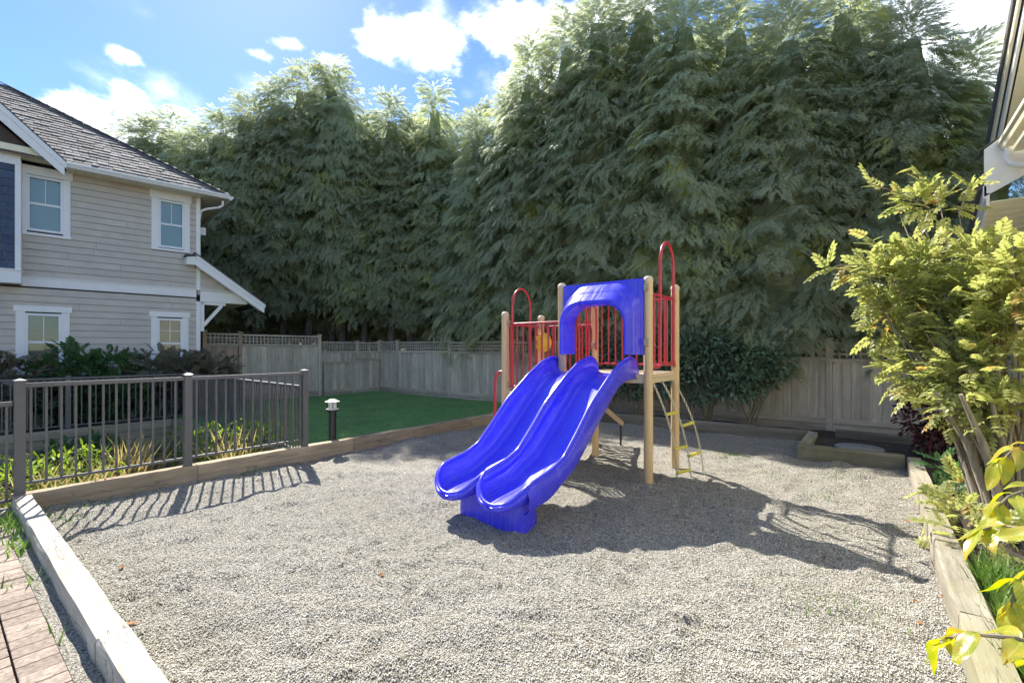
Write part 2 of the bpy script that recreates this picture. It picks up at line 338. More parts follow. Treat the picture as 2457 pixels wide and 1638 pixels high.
def gravelmat():
    m, nt, b = newmat('pea_gravel')
    v = noise_of(nt, 120, rnd=False, kind='ShaderNodeTexVoronoi'); v2 = noise_of(nt, 190, rnd=False, kind='ShaderNodeTexVoronoi')
    big = noise_of(nt, .9, detail=5, rnd=False); mid = noise_of(nt, 7, detail=6, rnd=False)
    sep = nt.nodes.new('ShaderNodeSeparateColor'); nt.links.new(v.outputs['Color'], sep.inputs[0])
    c = ramp(nt, sep.outputs[0], [(.0, (.15, .135, .10)), (.2, (.40, .365, .295)), (.5, (.62, .58, .48)), (.8, (.76, .72, .62)), (1, (.86, .835, .77))])
    gap = ramp(nt, v.outputs['Distance'], [(.25, (1, 1, 1)), (.8, (.30, .28, .26))]); c = mixc(nt, .8, c, gap, 'MULTIPLY')
    c = mixc(nt, .5, c, ramp(nt, big.outputs[0], [(.35, (.80, .78, .70)), (.65, (1.0, 1, 1))]), 'MULTIPLY')
    c = mixc(nt, ramp(nt, mid.outputs[0], [(.66, (0, 0, 0)), (.78, (.55, .55, .55))]), c, (.22, .19, .11))
    nt.links.new(c, b.inputs['Base Color']); b.inputs['Roughness'].default_value = .85
    h = nt.nodes.new('ShaderNodeMath'); h.operation = 'ADD'; nt.links.new(v.outputs['Distance'], h.inputs[0]); nt.links.new(v2.outputs['Distance'], h.inputs[1])
    inv = nt.nodes.new('ShaderNodeMath'); inv.operation = 'MULTIPLY'; inv.inputs[1].default_value = -1; nt.links.new(h.outputs[0], inv.inputs[0])
    bump(nt, b, inv.outputs[0], 1.0, .012); return m
M['gravel'] = gravelmat()
def pebblemat():
    m, nt, b = newmat('pebble'); n = noise_of(nt, 60, rnd=False, kind='ShaderNodeTexVoronoi')
    sep = nt.nodes.new('ShaderNodeSeparateColor'); nt.links.new(n.outputs['Color'], sep.inputs[0])
    c = ramp(nt, sep.outputs[0], [(.0, (.17, .155, .12)), (.25, (.43, .395, .32)), (.6, (.66, .62, .52)), (1, (.84, .815, .74))]); nt.links.new(c, b.inputs['Base Color']); b.inputs['Roughness'].default_value = .8; return m
M['pebble'] = pebblemat()

# ------------------------------------------------------------------ ground, gravel, lawn, beds, path
def vnoise(x, y, seed=0):
    g = np.random.default_rng(seed).random((64, 64)); xi = np.floor(x).astype(int); yi = np.floor(y).astype(int); fx = x - xi; fy = y - yi
    fx = fx * fx * (3 - 2 * fx); fy = fy * fy * (3 - 2 * fy); a = lambda i, j: g[(xi + i) % 64, (yi + j) % 64]
    return (a(0, 0) * (1 - fx) + a(1, 0) * fx) * (1 - fy) + (a(0, 1) * (1 - fx) + a(1, 1) * fx) * fy - .5
def gravel_z(x, y):
    x = np.asarray(x, float); y = np.asarray(y, float)
    wx = x + .25 * vnoise(x * 1.7, y * 1.7, 1); wy = y + .25 * vnoise(x * 1.7 + 9, y * 1.7, 2)
    z = .05 * vnoise(wx * 1.1, wy * 1.1, 3) + .055 * vnoise(wx * 3.4 + wy * .9, wy * 2.4, 4) + .052 * np.abs(vnoise(wx * 6.5 + wy, wy * 5, 5)) + .030 * vnoise(wx * 11, wy * 10, 15) + .010 * vnoise(wx * 20, wy * 20, 6)
    return z
def grid_obj(name, x0, x1, y0, y1, step, zf, mat):
    nx = int((x1 - x0) / step) + 1; ny = int((y1 - y0) / step) + 1
    X, Y = np.meshgrid(np.linspace(x0, x1, nx), np.linspace(y0, y1, ny), indexing='ij'); Z = zf(X, Y)
    V = np.stack([X, Y, Z], -1).reshape(-1, 3); i = np.arange(nx * ny).reshape(nx, ny)
    T = np.stack([i[:-1, :-1], i[1:, :-1], i[1:, 1:], i[:-1, 1:]], -1).reshape(-1, 4)
    o = bpy.data.objects.new(name, np_mesh(name, V, T, mat, True)); return structure(link(o))
g = MB(); xs = [-3000, -.6, 3.42, 3000]; ys = [-3000, 6.45, 12.05, 3000]; GZ = -.15
for i in range(3):
    for j in range(3):
        z = -.62 if (i == 1 and j == 1) else GZ
        g.add([(xs[i], ys[j], z), (xs[i + 1], ys[j], z), (xs[i + 1], ys[j + 1], z), (xs[i], ys[j + 1], z)], [(0, 1, 2, 3)])
x0, x1, y0, y1 = xs[1], xs[2], ys[1], ys[2]
for (p, q) in (((x0, y0), (x1, y0)), ((x1, y0), (x1, y1)), ((x1, y1), (x0, y1)), ((x0, y1), (x0, y0))):
    g.add([(*p, -.62), (*q, -.62), (*q, GZ), (*p, GZ)], [(0, 1, 2, 3)])
structure(g.build('ground', M['forest']))
grid_obj('gravel', .56, 9.2, -.42, 6.30, .028, gravel_z, M['gravel'])
grid_obj('lawn', 3.44, 10.5, 6.38, 14.5, .12, lambda x, y: .05 + .05 * vnoise(x * .7, y * .7, 8) - .004 * (x - 3), paint('lawn_soil', (.12, .24, .08), 1, .4, 8, .5))
grid_obj('planting_bed', -.6, 3.4, 12.1, 14.2, .1, lambda x, y: .02 + .06 * vnoise(x * 2, y * 2, 9), M['soil'])
grid_obj('soil_bed', 9.2, 10.5, -3, 6.40, .08, lambda x, y: .03 + .05 * vnoise(x * 3, y * 3, 10), M['soil'])
grid_obj('raised_bed_soil', 7.82, 9.2, -3, .70, .06, lambda x, y: .10 + .06 * vnoise(x * 3, y * 3, 12), M['soil'])
grid_obj('border_soil', -.2, 7.82, -3, -.48, .06, lambda x, y: .07 + .09 * vnoise(x * 2.6, y * 2.6, 13), M['soil'])
grid_obj('path_gravel', -2.5, .50, .5, 6.35, .03, lambda x, y: .088 + .012 * vnoise(x * 9, y * 9, 14), M['gravel'])
# brick pavers
path = structure(MB().box(-2.5, .405, .9, 5.9, .03, .092).build('brick_path', M['soil']))
rb = random.Random(3)
def brick(x, y, lx, ly): return piece('brick', M['brick'], path, (x, y, .095 + rb.uniform(-.002, .003)), (lx - .006, ly - .006, .03), (rb.uniform(-.012, .012), rb.uniform(-.012, .012), rb.uniform(-.012, .012)), bevel=.03)
nb = 0
for c, xx in enumerate((.325, .172, .019, -.134, -.287, -.44, -.593, -.746)):
    y = 1.9 + (.05 if c % 2 else 0)
    while y < 5.6:
        if nb < 290: brick(xx, y, .15, .1); nb += 1
        y += .1
# timbers
def timber(label, x0, x1, y0, y1, z1, mat, dz=(0, 0), z0=-.12, name='landscape_timber', grp='timbers edging the gravel'):
    m = MB(); lx = abs(x1 - x0) > abs(y1 - y0); n = 14; r = random.Random(label); V = []; Fc = []
    prof = [(-.5, 0), (-.5, .93), (-.44, 1), (.44, 1), (.5, .93), (.5, 0)]
    for i in range(n + 1):
        t = i / n
        for (a, b) in prof:
            wob = r.uniform(-.005, .005); wz = r.uniform(-.005, .004) if b > .5 else 0
            zt = z0 + (z1 + dz[0] * (1 - t) + dz[1] * t - z0) * b + wz
            if lx: V.append((x0 + (x1 - x0) * t, (y0 + y1) / 2 + (y1 - y0) * a + wob, zt))
            else: V.append(((x0 + x1) / 2 + (x1 - x0) * a + wob, y0 + (y1 - y0) * t, zt))
    k = len(prof)
    for i in range(n):
        for j in range(k - 1): Fc.append((i * k + j, i * k + j + 1, (i + 1) * k + j + 1, (i + 1) * k + j))
    Fc += [tuple(range(k))[::-1], tuple(n * k + j for j in range(k))]
    if not lx: Fc = [f[::-1] for f in Fc]
    m.add(V, Fc); o = m.build(name, mat); bm = bmesh.new(); bm.from_mesh(o.data); bmesh.ops.recalc_face_normals(bm, faces=bm.faces); bm.to_mesh(o.data); bm.free()
    return tag(o, label, 'timber', grp)
timber('long bleached cracked timber beside the brick path, with railing shadows on its far end', .49, .62, 2.858, 6.2, .20, M['timber_y'])
timber('short bleached timber beside the brick path, nearest the camera at the bottom left', .492, .622, .4, 2.848, .205, M['timber_y'])
timber('brown timber below the metal railing, between its left and middle posts', .5, 1.98, 6.245, 6.385, .20, M['timber_x'])
timber('brown timber below the metal railing, between its middle and right posts', 1.986, 4.05, 6.25, 6.39, .20, M['timber_x'])
timber('brown timber along the lawn edge just right of the bollard lamp', 4.056, 6.7, 6.247, 6.387, .20, M['timber_x'], (0, .01))
timber('brown timber along the lawn edge, ending behind the slide', 6.706, 9.1, 6.25, 6.39, .21, M['timber_x'])
timber('mossy timber in front of the laurel hedge, behind the play structure', 9.1, 9.24, 3.6, 6.39, .20, M['timber_moss'])
timber('mossy timber in front of the laurel hedge, ending at the raised bed corner', 9.1, 9.24, .82, 3.594, .20, M['timber_moss'])
timber('dark timber at the left side of the small raised bed', 7.846, 9.094, .70, .84, .20, M['timber_mx'])
timber('dark timber at the front of the small raised bed, with a weathered top', 7.70, 7.84, -.33, .84, .20, M['timber_moss'])
timber('half shaded timber on the right edge of the gravel, farthest of its row', 5.2, 7.694, -.49, -.35, .20, M['timber_mx'])
timber('sunlit timber on the right edge of the gravel beside the shrub trunks', 3.3, 5.194, -.488, -.348, .20, M['timber_mx'])
timber('sunlit timber on the right edge of the gravel, nearest the camera', .9, 3.294, -.49, -.35, .203, M['timber_mx'])
timber('dark timber at the foot of the right fence behind the raised bed', 9.75, 9.87, -2.9, .5, .17, M['timber_moss'])
# sunken garden retaining boards
for k, (a, b_, c, d_, lab) in enumerate(((3.30, 3.42, 6.5, 12.05, 'retaining boards on the lawn side of the sunken garden'), (-.6, 3.30, 11.95, 12.09, 'retaining boards on the house side of the sunken garden'))):
    t = thing('retaining_wall', lab, 'retaining wall', (a, c, -.6))
    for j in range(4):
        MB().box(a + .004 * (j % 2), b_, c, d_, -.60 + j * .165, -.60 + j * .165 + .158).build('plank', M['timber_moss'] if k == 0 else M['timber_mx'], t, bevel=.008)

# ------------------------------------------------------------------ metal railings
def railing(label, p, q, ztop_, zbot, posts, post_top, bal=.105, skip_first=False, grp='grey metal railings'):
    p = Vector((*p, 0)); q = Vector((*q, 0)); d = (q - p); Ln = d.length; d.normalize(); rz = math.atan2(d.y, d.x)
    t = thing('metal_railing', label, 'railing', (p.x, p.y, zbot), grp)
    m = MB().beam(p + Vector((0, 0, ztop_ - .022)), q + Vector((0, 0, ztop_ - .022)), .05, .044); m.build('top_rail', M['rail'], t, bevel=.006)
    m = MB().beam(p + Vector((0, 0, zbot + .10)), q + Vector((0, 0, zbot + .10)), .034, .026); m.build('bottom_rail', M['rail'], t, bevel=.004)
    ps = []
    for s in posts:
        c = p + d * s; ps.append(s)
        o = piece('post', M['rail'], t, (c.x, c.y, (zbot + post_top) / 2), (.075, .075, post_top - zbot), (0, 0, rz)); 
        cp = MB(); w_ = .045; e = .012
        cp.add([(c.x + x * w_, c.y + y * w_, post_top) for x, y in ((-1, -1), (1, -1), (1, 1), (-1, 1))] + [(c.x + x * w_, c.y + y * w_, post_top + e) for x, y in ((-1, -1), (1, -1), (1, 1), (-1, 1))] + [(c.x, c.y, post_top + .03)],
               [(3, 2, 1, 0), (0, 1, 5, 4), (1, 2, 6, 5), (2, 3, 7, 6), (3, 0, 4, 7), (4, 5, 8), (5, 6, 8), (6, 7, 8), (7, 4, 8)]).build('post_cap', M['rail'], t)
    s = bal * .7
    while s < Ln:
        if all(abs(s - a) > .05 for a in ps):
            c = p + d * s; piece('baluster', M['rail'], t, (c.x, c.y, (zbot + .10 + ztop_ - .04) / 2), (.019, .019, ztop_ - .04 - zbot - .10), (0, 0, rz))
        s += bal
    return t
railing('dark grey railing on the timber in front of the sunken garden, nearest the gravel', (.55, 6.32), (3.31, 6.32), 1.24, .19, (0, 1.35, 2.76), 1.255)
railing('lower grey railing running from the lawn corner back towards the house', (3.36, 6.40), (3.62, 12.15), 1.04, .0, (2.9, 5.75), 1.06)
railing('dark grey railing along the house side of the sunken garden, in front of the hedge', (-.7, 12.2), (3.56, 12.2), 1.03, .0, (.55, 2.4), 1.04)
railing('short lower grey railing at the left picture edge beside the corner post', (-1.6, 6.33), (.51, 6.33), 1.07, .05, (.2,), 1.08)

# ------------------------------------------------------------------ wooden fences
def fence_panel(name, label, axis, fixed, s0, s1, zb, zt, lat, mat, face, posts=(True, True), ptop=None, railmat=None, lowcap=False, grp='weathered board fence panels'):
    """axis 'x' or 'y' runs the panel; face = +1/-1: the side the boards show towards"""
    P = lambda s, f, z: (s, f, z) if axis == 'x' else (f, s, z)
    S = lambda ls, lf, lz: (ls, lf, lz) if axis == 'x' else (lf, ls, lz)
    t = thing(name, label, 'fence', P((s0 + s1) / 2, fixed, zb), grp); rm = railmat or M['fence_' + axis]
    r = random.Random(label); zl = zt - lat
    ptop = ptop or zt + .05
    for ok, s in zip(posts, (s0, s1)):
        if ok:
            piece('post', mat, t, P(s, fixed, (zb - .1 + ptop) / 2), S(.095, .095, ptop - zb + .1)); piece('post_cap', mat, t, P(s, fixed, ptop + .012), S(.125, .125, .025))
    a, b = s0 + .05, s1 - .05; n = max(1, round((b - a) / .142)); wd = (b - a) / n
    ztb = zl - .03 if lat else zt
    for i in range(n):
        dz = r.uniform(-.004, .004); piece('board', mat, t, P(a + (i + .5) * wd, fixed + r.uniform(-.004, .004) , (zb + .20 + ztb) / 2), S(wd - r.uniform(.003, .007), .02, ztb - zb - .20 + dz))
    piece('bottom_rail', rm, t, P((s0 + s1) / 2, fixed + face * .02, zb + .17), S(s1 - s0 - .1, .05, .09))
    piece('kickboard', rm, t, P((s0 + s1) / 2, fixed, zb + .06), S(s1 - s0 - .1, .03, .19))
    if lat:
        piece('mid_rail', rm, t, P((s0 + s1) / 2, fixed + face * .012, zl - .015), S(s1 - s0 - .1, .055, .07)); piece('top_rail', rm, t, P((s0 + s1) / 2, fixed + face * .005, zt - .02), S(s1 - s0 - .1, .06, .045))
        z0, z1 = zl + .02, zt - .045; k = 3
        for i in range(1, k): piece('lattice_slat', rm, t, P((s0 + s1) / 2, fixed + face * .012, z0 + (z1 - z0) * i / k), S(s1 - s0 - .1, .011, .034))
        m = max(2, round((b - a) / .105))
        for i in range(m + 1): piece('lattice_slat', rm, t, P(a + (b - a) * i / m, fixed - face * .001, (z0 + z1) / 2), S(.034, .011, z1 - z0))
    elif lowcap: piece('cap_rail', rm, t, P((s0 + s1) / 2, fixed + face * .02, zt + .012), S(s1 - s0 - .06, .09, .04))
    return t
FB = 14.6; FA = 10.56
fence_panel('fence_panel', 'reddish cedar fence panel with lattice top beside the house corner', 'x', FB, 4.78, 5.70, .0, 2.03, .30, M['cedar'], -1, (True, True), 2.07)
fence_panel('fence_panel', 'wide grey board fence panel with tall lattice, left of the step down', 'x', FB + .003, 5.70, 8.16, .0, 2.02, .30, M['fence'], -1, (False, True), 2.05)
fence_panel('fence_panel', 'lower lattice topped fence panel behind the short board fence, left half', 'x', FB + .05, 8.20, 9.62, .0, 1.84, .33, M['fence'], -1, (False, True), 1.87)
fence_panel('fence_panel', 'lower lattice topped fence panel behind the short board fence, at the far corner', 'x', FB + .052, 9.62, 10.56, .0, 1.84, .33, M['fence'], -1, (False, True), 1.86)
fence_panel('low_fence_panel', 'short board fence with dark cap rail, left of its small post', 'x', FB - .12, 8.22, 9.38, .0, 1.13, 0, M['fence'], -1, (False, True), 1.26, lowcap=True)
fence_panel('low_fence_panel', 'short board fence with dark cap rail, right of its small post', 'x', FB - .122, 9.38, 10.5, .0, 1.22, 0, M['fence'], -1, (False, False), lowcap=True)
posts_y = [14.56, 13.51, 10.84, 8.25, 5.7, 3.15, .635, -1.9, -4.4]
names = ['narrow grey fence panel at the far corner of the lawn', 'grey lattice topped fence panel, second from the far lawn corner', 'grey lattice topped fence panel just left of the play structure', 'grey fence panel behind the left platform of the play structure',
         'grey fence panel behind the slide hood', 'shaded fence panel mostly hidden by the laurel hedge', 'shaded fence panel with lattice between the laurel hedge and the bright shrub', 'shaded fence panel behind the purple shrub and bright shrub']
for i in range(8):
    s1, s0 = posts_y[i], posts_y[i + 1]; zt = 1.87 - .011 * (14.5 - (s0 + s1) / 2); lab = names[i]
    fence_panel('fence_panel', lab, 'y', FA + .002 * (i % 2), s0, s1, -.02 + .012 * i, zt, .33, M['fence'], -1, (True, i == 0), zt + .03)

# ------------------------------------------------------------------ grey house on the left (local x along its wall to the right end, y inward)
def house():
    H = thing('house', 'two storey grey house with white trim and shake roof behind the hedge', 'house', (4.388, 13.861, 0), rotz=math.atan2(-.1443, .9896), local=True)
    r = random.Random(5)
    MB().box(-9, 0, .08, 7, -.1, 5.55).build('wall', paint('lap_shadow_sheathing', (.10, .10, .095), .9), H)  # dark base seen through the board gaps imitates lap shadow lines
    holes = [(-.956, -.17, 4.04, 5.53), (-3.15, -2.39, 4.06, 5.57), (-3.234, -2.401, .98, 2.445), (-.963, -.195, .98, 2.445)]
    def siding_rows(z0, z1, xa, xb):
        z = z0; k = 0
        while z < z1 - .02:
            zh = min(z + .15, z1); cuts = [(xa, xb)]
            for (hx0, hx1, hz0, hz1) in holes:
                if hz0 < zh - .01 and hz1 > z + .01:
                    cuts = [c for (a, b) in cuts for c in ((a, min(b, hx0)), (max(a, hx1), b)) if c[1] - c[0] > .02]
            for (a, b) in cuts:
                pts = [a]; q = a + r.uniform(.7, 3.2)
                while q < b - .3: pts.append(q); q += r.uniform(2.4, 3.6)
                pts.append(b)
                for p0, p1 in zip(pts, pts[1:]): piece('siding_board', M['siding'], H, ((p0 + p1) / 2, 0, (z + zh) / 2 - .001), (p1 - p0 - .004, .026, zh - z - .006), key='lap')  # gap left between boards reads as a shadow line
            z += .15; k += 1
    siding_rows(.045, 2.91, -5.0, -.03); siding_rows(3.13, 5.53, -3.15, -.03)
    piece('belt_board', M['trim'], H, (-1.60, -.017, 3.02), (3.14, .034, .19)); piece('belt_cap', M['trim'], H, (-1.60, -.026, 3.124), (3.16, .052, .022))
    piece('corner_board', M['trim'], H, (.012, -.014, 4.33), (.09, .036, 2.40)); piece('corner_board', M['trim'], H, (.012, -.014, 1.40), (.09, .036, 2.84))
    def window(fx0, fx1, fz0, fz1, tx0, tx1, tz0, tz1, grid, bm='blind'):
        wd = MB()
        for (a, b, c, d) in ((fx0, fx0 + .045, fz0, fz1), (fx1 - .045, fx1, fz0, fz1), (fx0 + .045, fx1 - .045, fz0, fz0 + .05), (fx0 + .045, fx1 - .045, fz1 - .05, fz1)): wd.box(a, b, -.028, .06, c, d)
        W = wd.build('window', M['vinyl'], H)
        zm = (fz0 + fz1) / 2
        MB().box(fx0 + .045, fx1 - .045, .003, .03, zm - .025, zm + .025).build('meeting_rail', M['vinyl'], W)
        for (z0, z1) in ((fz0 + .05, zm - .025), (zm + .025, fz1 - .05)):
            MB().box(fx0 + .045, fx1 - .045, .020, .024, z0, z1).build('pane', M['glass'], W)
        xc = (fx0 + fx1) / 2
        MB().box(xc - .007, xc + .007, .014, .0195, zm + .025, fz1 - .05).build('muntin', M['vinyl'], W)
        if grid: MB().box(fx0 + .045, fx1 - .045, .012, .0185, (zm + fz1) / 2 - .007, (zm + fz1) / 2 + .007).build('muntin', M['vinyl'], W)
        bl = MB(); z = fz0 + .05
        while z < fz1 - .05: bl.add([(fx0 + .05, .05, z), (fx1 - .05, .05, z), (fx1 - .05, .036, z + .030), (fx0 + .05, .036, z + .030)], [(0, 1, 2, 3)]); z += .034
        tag(bl.build('blind', M[bm], W), kind='stuff')
        MB().box(fx0 + .01, fx1 - .01, .055, .06, fz0 + .01, fz1 - .01).build('room_shade_panel', M['room_shade_panel'], W)  # thin dark sheet imitates the unlit interior
        hd = .13 if tz1 - fz1 < .19 else tz1 - fz1 - .01
        MB().box(tx0, fx0, -.034, .02, tz0 + .06, tz1 - hd).build('casing', M['trim'], W, bevel=.004)
        MB().box(fx1, tx1, -.034, .02, tz0 + .06, tz1 - hd).build('casing', M['trim'], W, bevel=.004)
        MB().box(tx0 - .035, tx1 + .035, -.042, .02, tz1 - hd, tz1).build('head_casing', M['trim'], W, bevel=.004)
        MB().box(tx0 - .01, tx1 + .01, -.050, .02, tz0, tz0 + .06).build('sill', M['trim'], W, bevel=.004)
    window(-.813, -.287, 4.12, 5.31, -.956, -.17, 4.04, 5.53, False)
    window(-3.068, -2.51, 4.13, 5.33, -3.148, -2.39, 4.03, 5.53, False)
    window(-3.094, -2.538, 1.10, 2.35, -3.234, -2.401, 1.0, 2.51, False, 'blind_dark')
    window(-.836, -.324, 1.10, 2.35, -.963, -.195, 1.0, 2.51, True, 'blind_dark')
    # bump-out with blue shingles and its gable
    MB().box(-6.5, -3.145, -.33, 0, 3.0, 5.62).build('bump_out', M['siding'], H)
    for j in range(13):
        z = 3.24 + j * .168; x = -3.222 - (j % 2) * .06
        x0 = -3.222
        while x0 > -4.2:
            wd = r.uniform(.10, .2); wd = min(wd, x0 + 4.3)
            piece('shingle', M['blue_shingle'], H, (x0 - wd / 2, -.33, z + .084), (wd - .006, .02 + r.uniform(-.003, .003), .166), key='lap'); x0 -= wd
    piece('bump_corner_trim', M['trim'], H, (-3.18, -.345, 4.36), (.082, .035, 2.28))
    piece('bump_frieze', M['trim'], H, (-4.82, -.347, 5.51), (3.36, .038, .24))
    piece('bump_side_trim', M['trim'], H, (-3.138, -.17, 4.36), (.012, .31, 2.28))
    piece('bump_ledge', M['trim'], H, (-4.80, -.185, 3.07), (3.34, .39, .26)); piece('bump_ledge_cap', M['trim'], H, (-4.80, -.19, 3.212), (3.36, .42, .024))
    # bump gable: ridge at x = -4.55
    ridge = -4.55; sl = .965; zr = lambda x: 5.54 - (x + 2.48) * sl if x > ridge else 5.54 - (2 * ridge - x + 2.48) * sl
    MB().add([(-6.3, -.335, 5.6), (-2.8, -.335, 5.6), (ridge, -.335, zr(ridge) - .35)], [(0, 1, 2)]).build('gable_face', M['brown'], H)
    piece('gable_beam', M['cream'], H, (-4.6, -.40, 5.70), (3.9, .12, .15)); piece('gable_soffit', M['cream'], H, (-4.6, -.30, 5.615), (3.9, .55, .012))
    for sgn in (1, -1):
        xe = -2.48 if sgn > 0 else 2 * ridge + 2.48
        p = [(xe, 5.54), (ridge, zr(ridge)), (ridge, zr(ridge) - .30), (xe, 5.285)]
        MB().prism([(x, -.60, z) for x, z in p], (0, .035, 0)).build('rake_board', M['trim'], H)
        p2 = [(xe + sgn * .03, 5.57), (ridge, zr(ridge) + .06), (ridge, zr(ridge) - .06), (xe + sgn * .03, 5.44)]
        MB().prism([(x, -.625, z) for x, z in p2], (0, .022, 0)).build('rake_trim', M['trim'], H)
        MB().prism([(xe, -.565, 5.40), (ridge, -.565, zr(ridge) - .14), (ridge, -.34, zr(ridge) - .14), (xe, -.34, 5.40)], (0, 0, .02)).build('rake_soffit', M['cream'], H)
        MB().prism([(xe + sgn * .03, -.63, 5.575), (ridge, -.63, zr(ridge) + .065), (ridge, 3.2, zr(ridge) + .065), (xe + sgn * .03, 1.2, 5.575)], (0, 0, .03)).build('gable_roof', M['asphalt_roof'], H)
    # main hip roof
    E0 = Vector((.60, -.50, 5.60)); m = .70
    rf = MB(); D = 4.2
    A = (.60, -.50, 5.585); Bk = (.60, 7.9, 5.585); C1 = (.60 - D, -.5 + D, 5.585 + m * D); LL = (-9.5, -.5, 5.585); LR = (-9.5, -.5 + D, 5.585 + m * D); BL = (-9.5, 7.9, 5.585)
    rf.add([LL, A, C1, LR, Bk, BL], [(0, 1, 2, 3), (1, 4, 2), (4, 5, 3, 2)])
    roof = rf.build('roof', M['roof_under'], H)
    ang = math.atan(m); exp_ = .20; rows = []; cands = []
    zf = lambda y: 5.59 + m * (y + .5)
    s = 0; j = 0
    while s * math.cos(ang) < D - .1:
        yc = -.5 + s * math.cos(ang); x = .60 - (yc + .5) + .02; first = True
        while x > -5.4:
            wd = r.choice((.13, .17, .2, .24, .28)) * r.uniform(.85, 1.15); cands.append((x - wd / 2, s, wd)); x -= wd
        s += exp_; j += 1
    def vis(c): return -3.6 - c[1] * .75 < c[0]
    cands.sort(key=lambda c: (not vis(c), c[1] * .6 - c[0] * .25 * 0))
    me = MB().add([(-.5, 0, 0), (.5, 0, 0), (.5, 1, 0), (-.5, 1, 0), (-.5, 0, 1), (.5, 0, 1), (.5, 1, .15), (-.5, 1, .15)], [(0, 3, 2, 1), (4, 5, 6, 7), (0, 1, 5, 4), (1, 2, 6, 5), (2, 3, 7, 6), (3, 0, 4, 7)]).mesh('shake'); me.materials.append(M['shake'])
    rest = MB()
    for i, (x, s, wd) in enumerate(cands):
        ln = exp_ * 1.25; th = r.uniform(.018, .034); off = r.uniform(-.012, .012); s_ = s + off
        if i < 300:
            o = bpy.data.objects.new('shingle', me); link(o, H); o.location = (x, -.5 + (s_ - .03) * math.cos(ang), 5.59 + (s_ - .03) * math.sin(ang)); o.scale = (wd - .008, ln, th); o.rotation_euler = (ang, 0, 0)
        else:
            q = lambda a, b, c: (x + a * (wd - .008), -.5 + (s_ - .03 + b * ln) * math.cos(ang) - c * th * math.sin(ang), 5.59 + (s_ - .03 + b * ln) * math.sin(ang) + c * th * math.cos(ang))
            rest.add([q(*t) for t in ((-.5, 0, 0), (.5, 0, 0), (.5, 1, 0), (-.5, 1, 0), (-.5, 0, 1), (.5, 0, 1), (.5, 1, .15), (-.5, 1, .15))], [(0, 3, 2, 1), (4, 5, 6, 7), (0, 1, 5, 4), (1, 2, 6, 5), (2, 3, 7, 6), (3, 0, 4, 7)])
    if rest.v: tag(rest.build('far_shingles', M['shake'], H), kind='stuff')
    k = 0
    while k * .19 < D * 1.25:   # hip caps
        t = k * .19 / 1.25; p = Vector((.60 - t, -.5 + t, 5.62 + m * t)); t2 = t + .21; q = Vector((.60 - t2, -.5 + t2, 5.615 + m * t2))
        MB().beam(p, q, .17, .022).build('hip_cap', M['shake'], H); k += 1
    gut = MB(); gp = [(0, 0), (.075, 0), (.10, .05), (.12, .06), (.12, .10), (0, .10)]
    gut.prism([(-2.46, -.50 - y, 5.49 + z) for y, z in gp], (3.06, 0, 0)); gut.build('gutter', M['trim'], H)
    gut = MB().prism([(.60 + y, -.50, 5.49 + z) for y, z in gp], (0, 6.0, 0)); gut.build('gutter', M['trim'], H)
    x = -2.46
    while x < .58:
        piece('soffit_panel', M['cream'], H, (x + .075, -.25, 5.525), (.146, .5, .012)); x += .15
    MB().box(0, .6, 0, 6, 5.519, 5.531).build('soffit', M['cream'], H)
    MB().tube([(.50, -.35, 5.47), (.50, -.35, 5.36), (.44, -.30, 5.30), (.18, -.14, 5.24), (.07, -.06, 5.18), (.055, .06, 5.0)], .032, 10).build('downspout', M['trim'], H, True)
    piece('upper_vent', M['trim'], H, (.13, .35, 4.72), (.18, .28, .20))
    # shed porch roof on the right end
    sl2 = (3.945 - 2.802) / (-.08 - 1.495); top = lambda x: 3.945 + (x + .08) * sl2
    MB().prism([(x, -.35, z) for x, z in ((-.08, top(-.08)), (1.495, top(1.495)), (1.495, top(1.495) - .22), (-.08, top(-.08) - .25))], (0, .035, 0)).build('porch_rake_board', M['trim'], H)
    MB().prism([(x, -.37, z + .03) for x, z in ((-.10, top(-.10)), (1.52, top(1.52)), (1.52, top(1.52) - .10), (-.10, top(-.10) - .10))], (0, .019, 0)).build('porch_rake_trim', M['trim'], H)
    MB().prism([(-.28, -.345, 3.72), (-.08, -.345, 3.72), (-.08, -.345, 3.94), (-.28, -.345, 3.90)], (0, .33, 0)).build('porch_return', M['trim'], H)
    MB().prism([(-.12, -.39, top(-.12) + .035), (1.54, -.39, top(1.54) + .035), (1.54, 2.6, top(1.54) + .035), (-.12, 2.6, top(-.12) + .035)], (0, 0, .03)).build('porch_roof', M['asphalt_roof'], H)
    piece('porch_cap', M['asphalt_roof'], H, (-.19, -.17, 3.945), (.24, .42, .03))
    MB().prism([(-.05, -.315, top(-.05) - .2), (1.46, -.315, top(1.46) - .18), (1.46, .0, top(1.46) - .18), (-.05, .0, top(-.05) - .2)], (0, 0, .02)).build('porch_soffit', M['cream'], H)
    z = 3.13
    while z < 3.8:
        xe = min(1.3, -.08 + (z + .30 - 3.945) / sl2)
        if xe > .08: piece('siding_board', M['siding'], H, ((.058 + xe) / 2, 0.0, z + .075), (xe - .058, .02, .156), key='lap')
        z += .15
    MB().prism([(.0, .012, 3.0), (1.25, .012, 3.0), (1.25, .012, top(1.25) - .15), (0, .012, top(0) - .15)], (0, .02, 0)).build('porch_gable_wall', M['siding'], H)
    piece('porch_beam', M['trim'], H, (.60, -.017, 2.96), (1.09, .034, .28)); piece('porch_beam_cap', M['trim'], H, (.60, -.026, 3.124), (1.26, .052, .022))
    piece('porch_ceiling', M['cream'], H, (.62, 1.2, 2.83), (1.1, 2.3, .02))
    piece('brace_post', M['trim'], H, (.105, .04, 2.44), (.085, .09, .78)); piece('brace_arm', M['trim'], H, (.35, .04, 2.785), (.56, .09, .075))
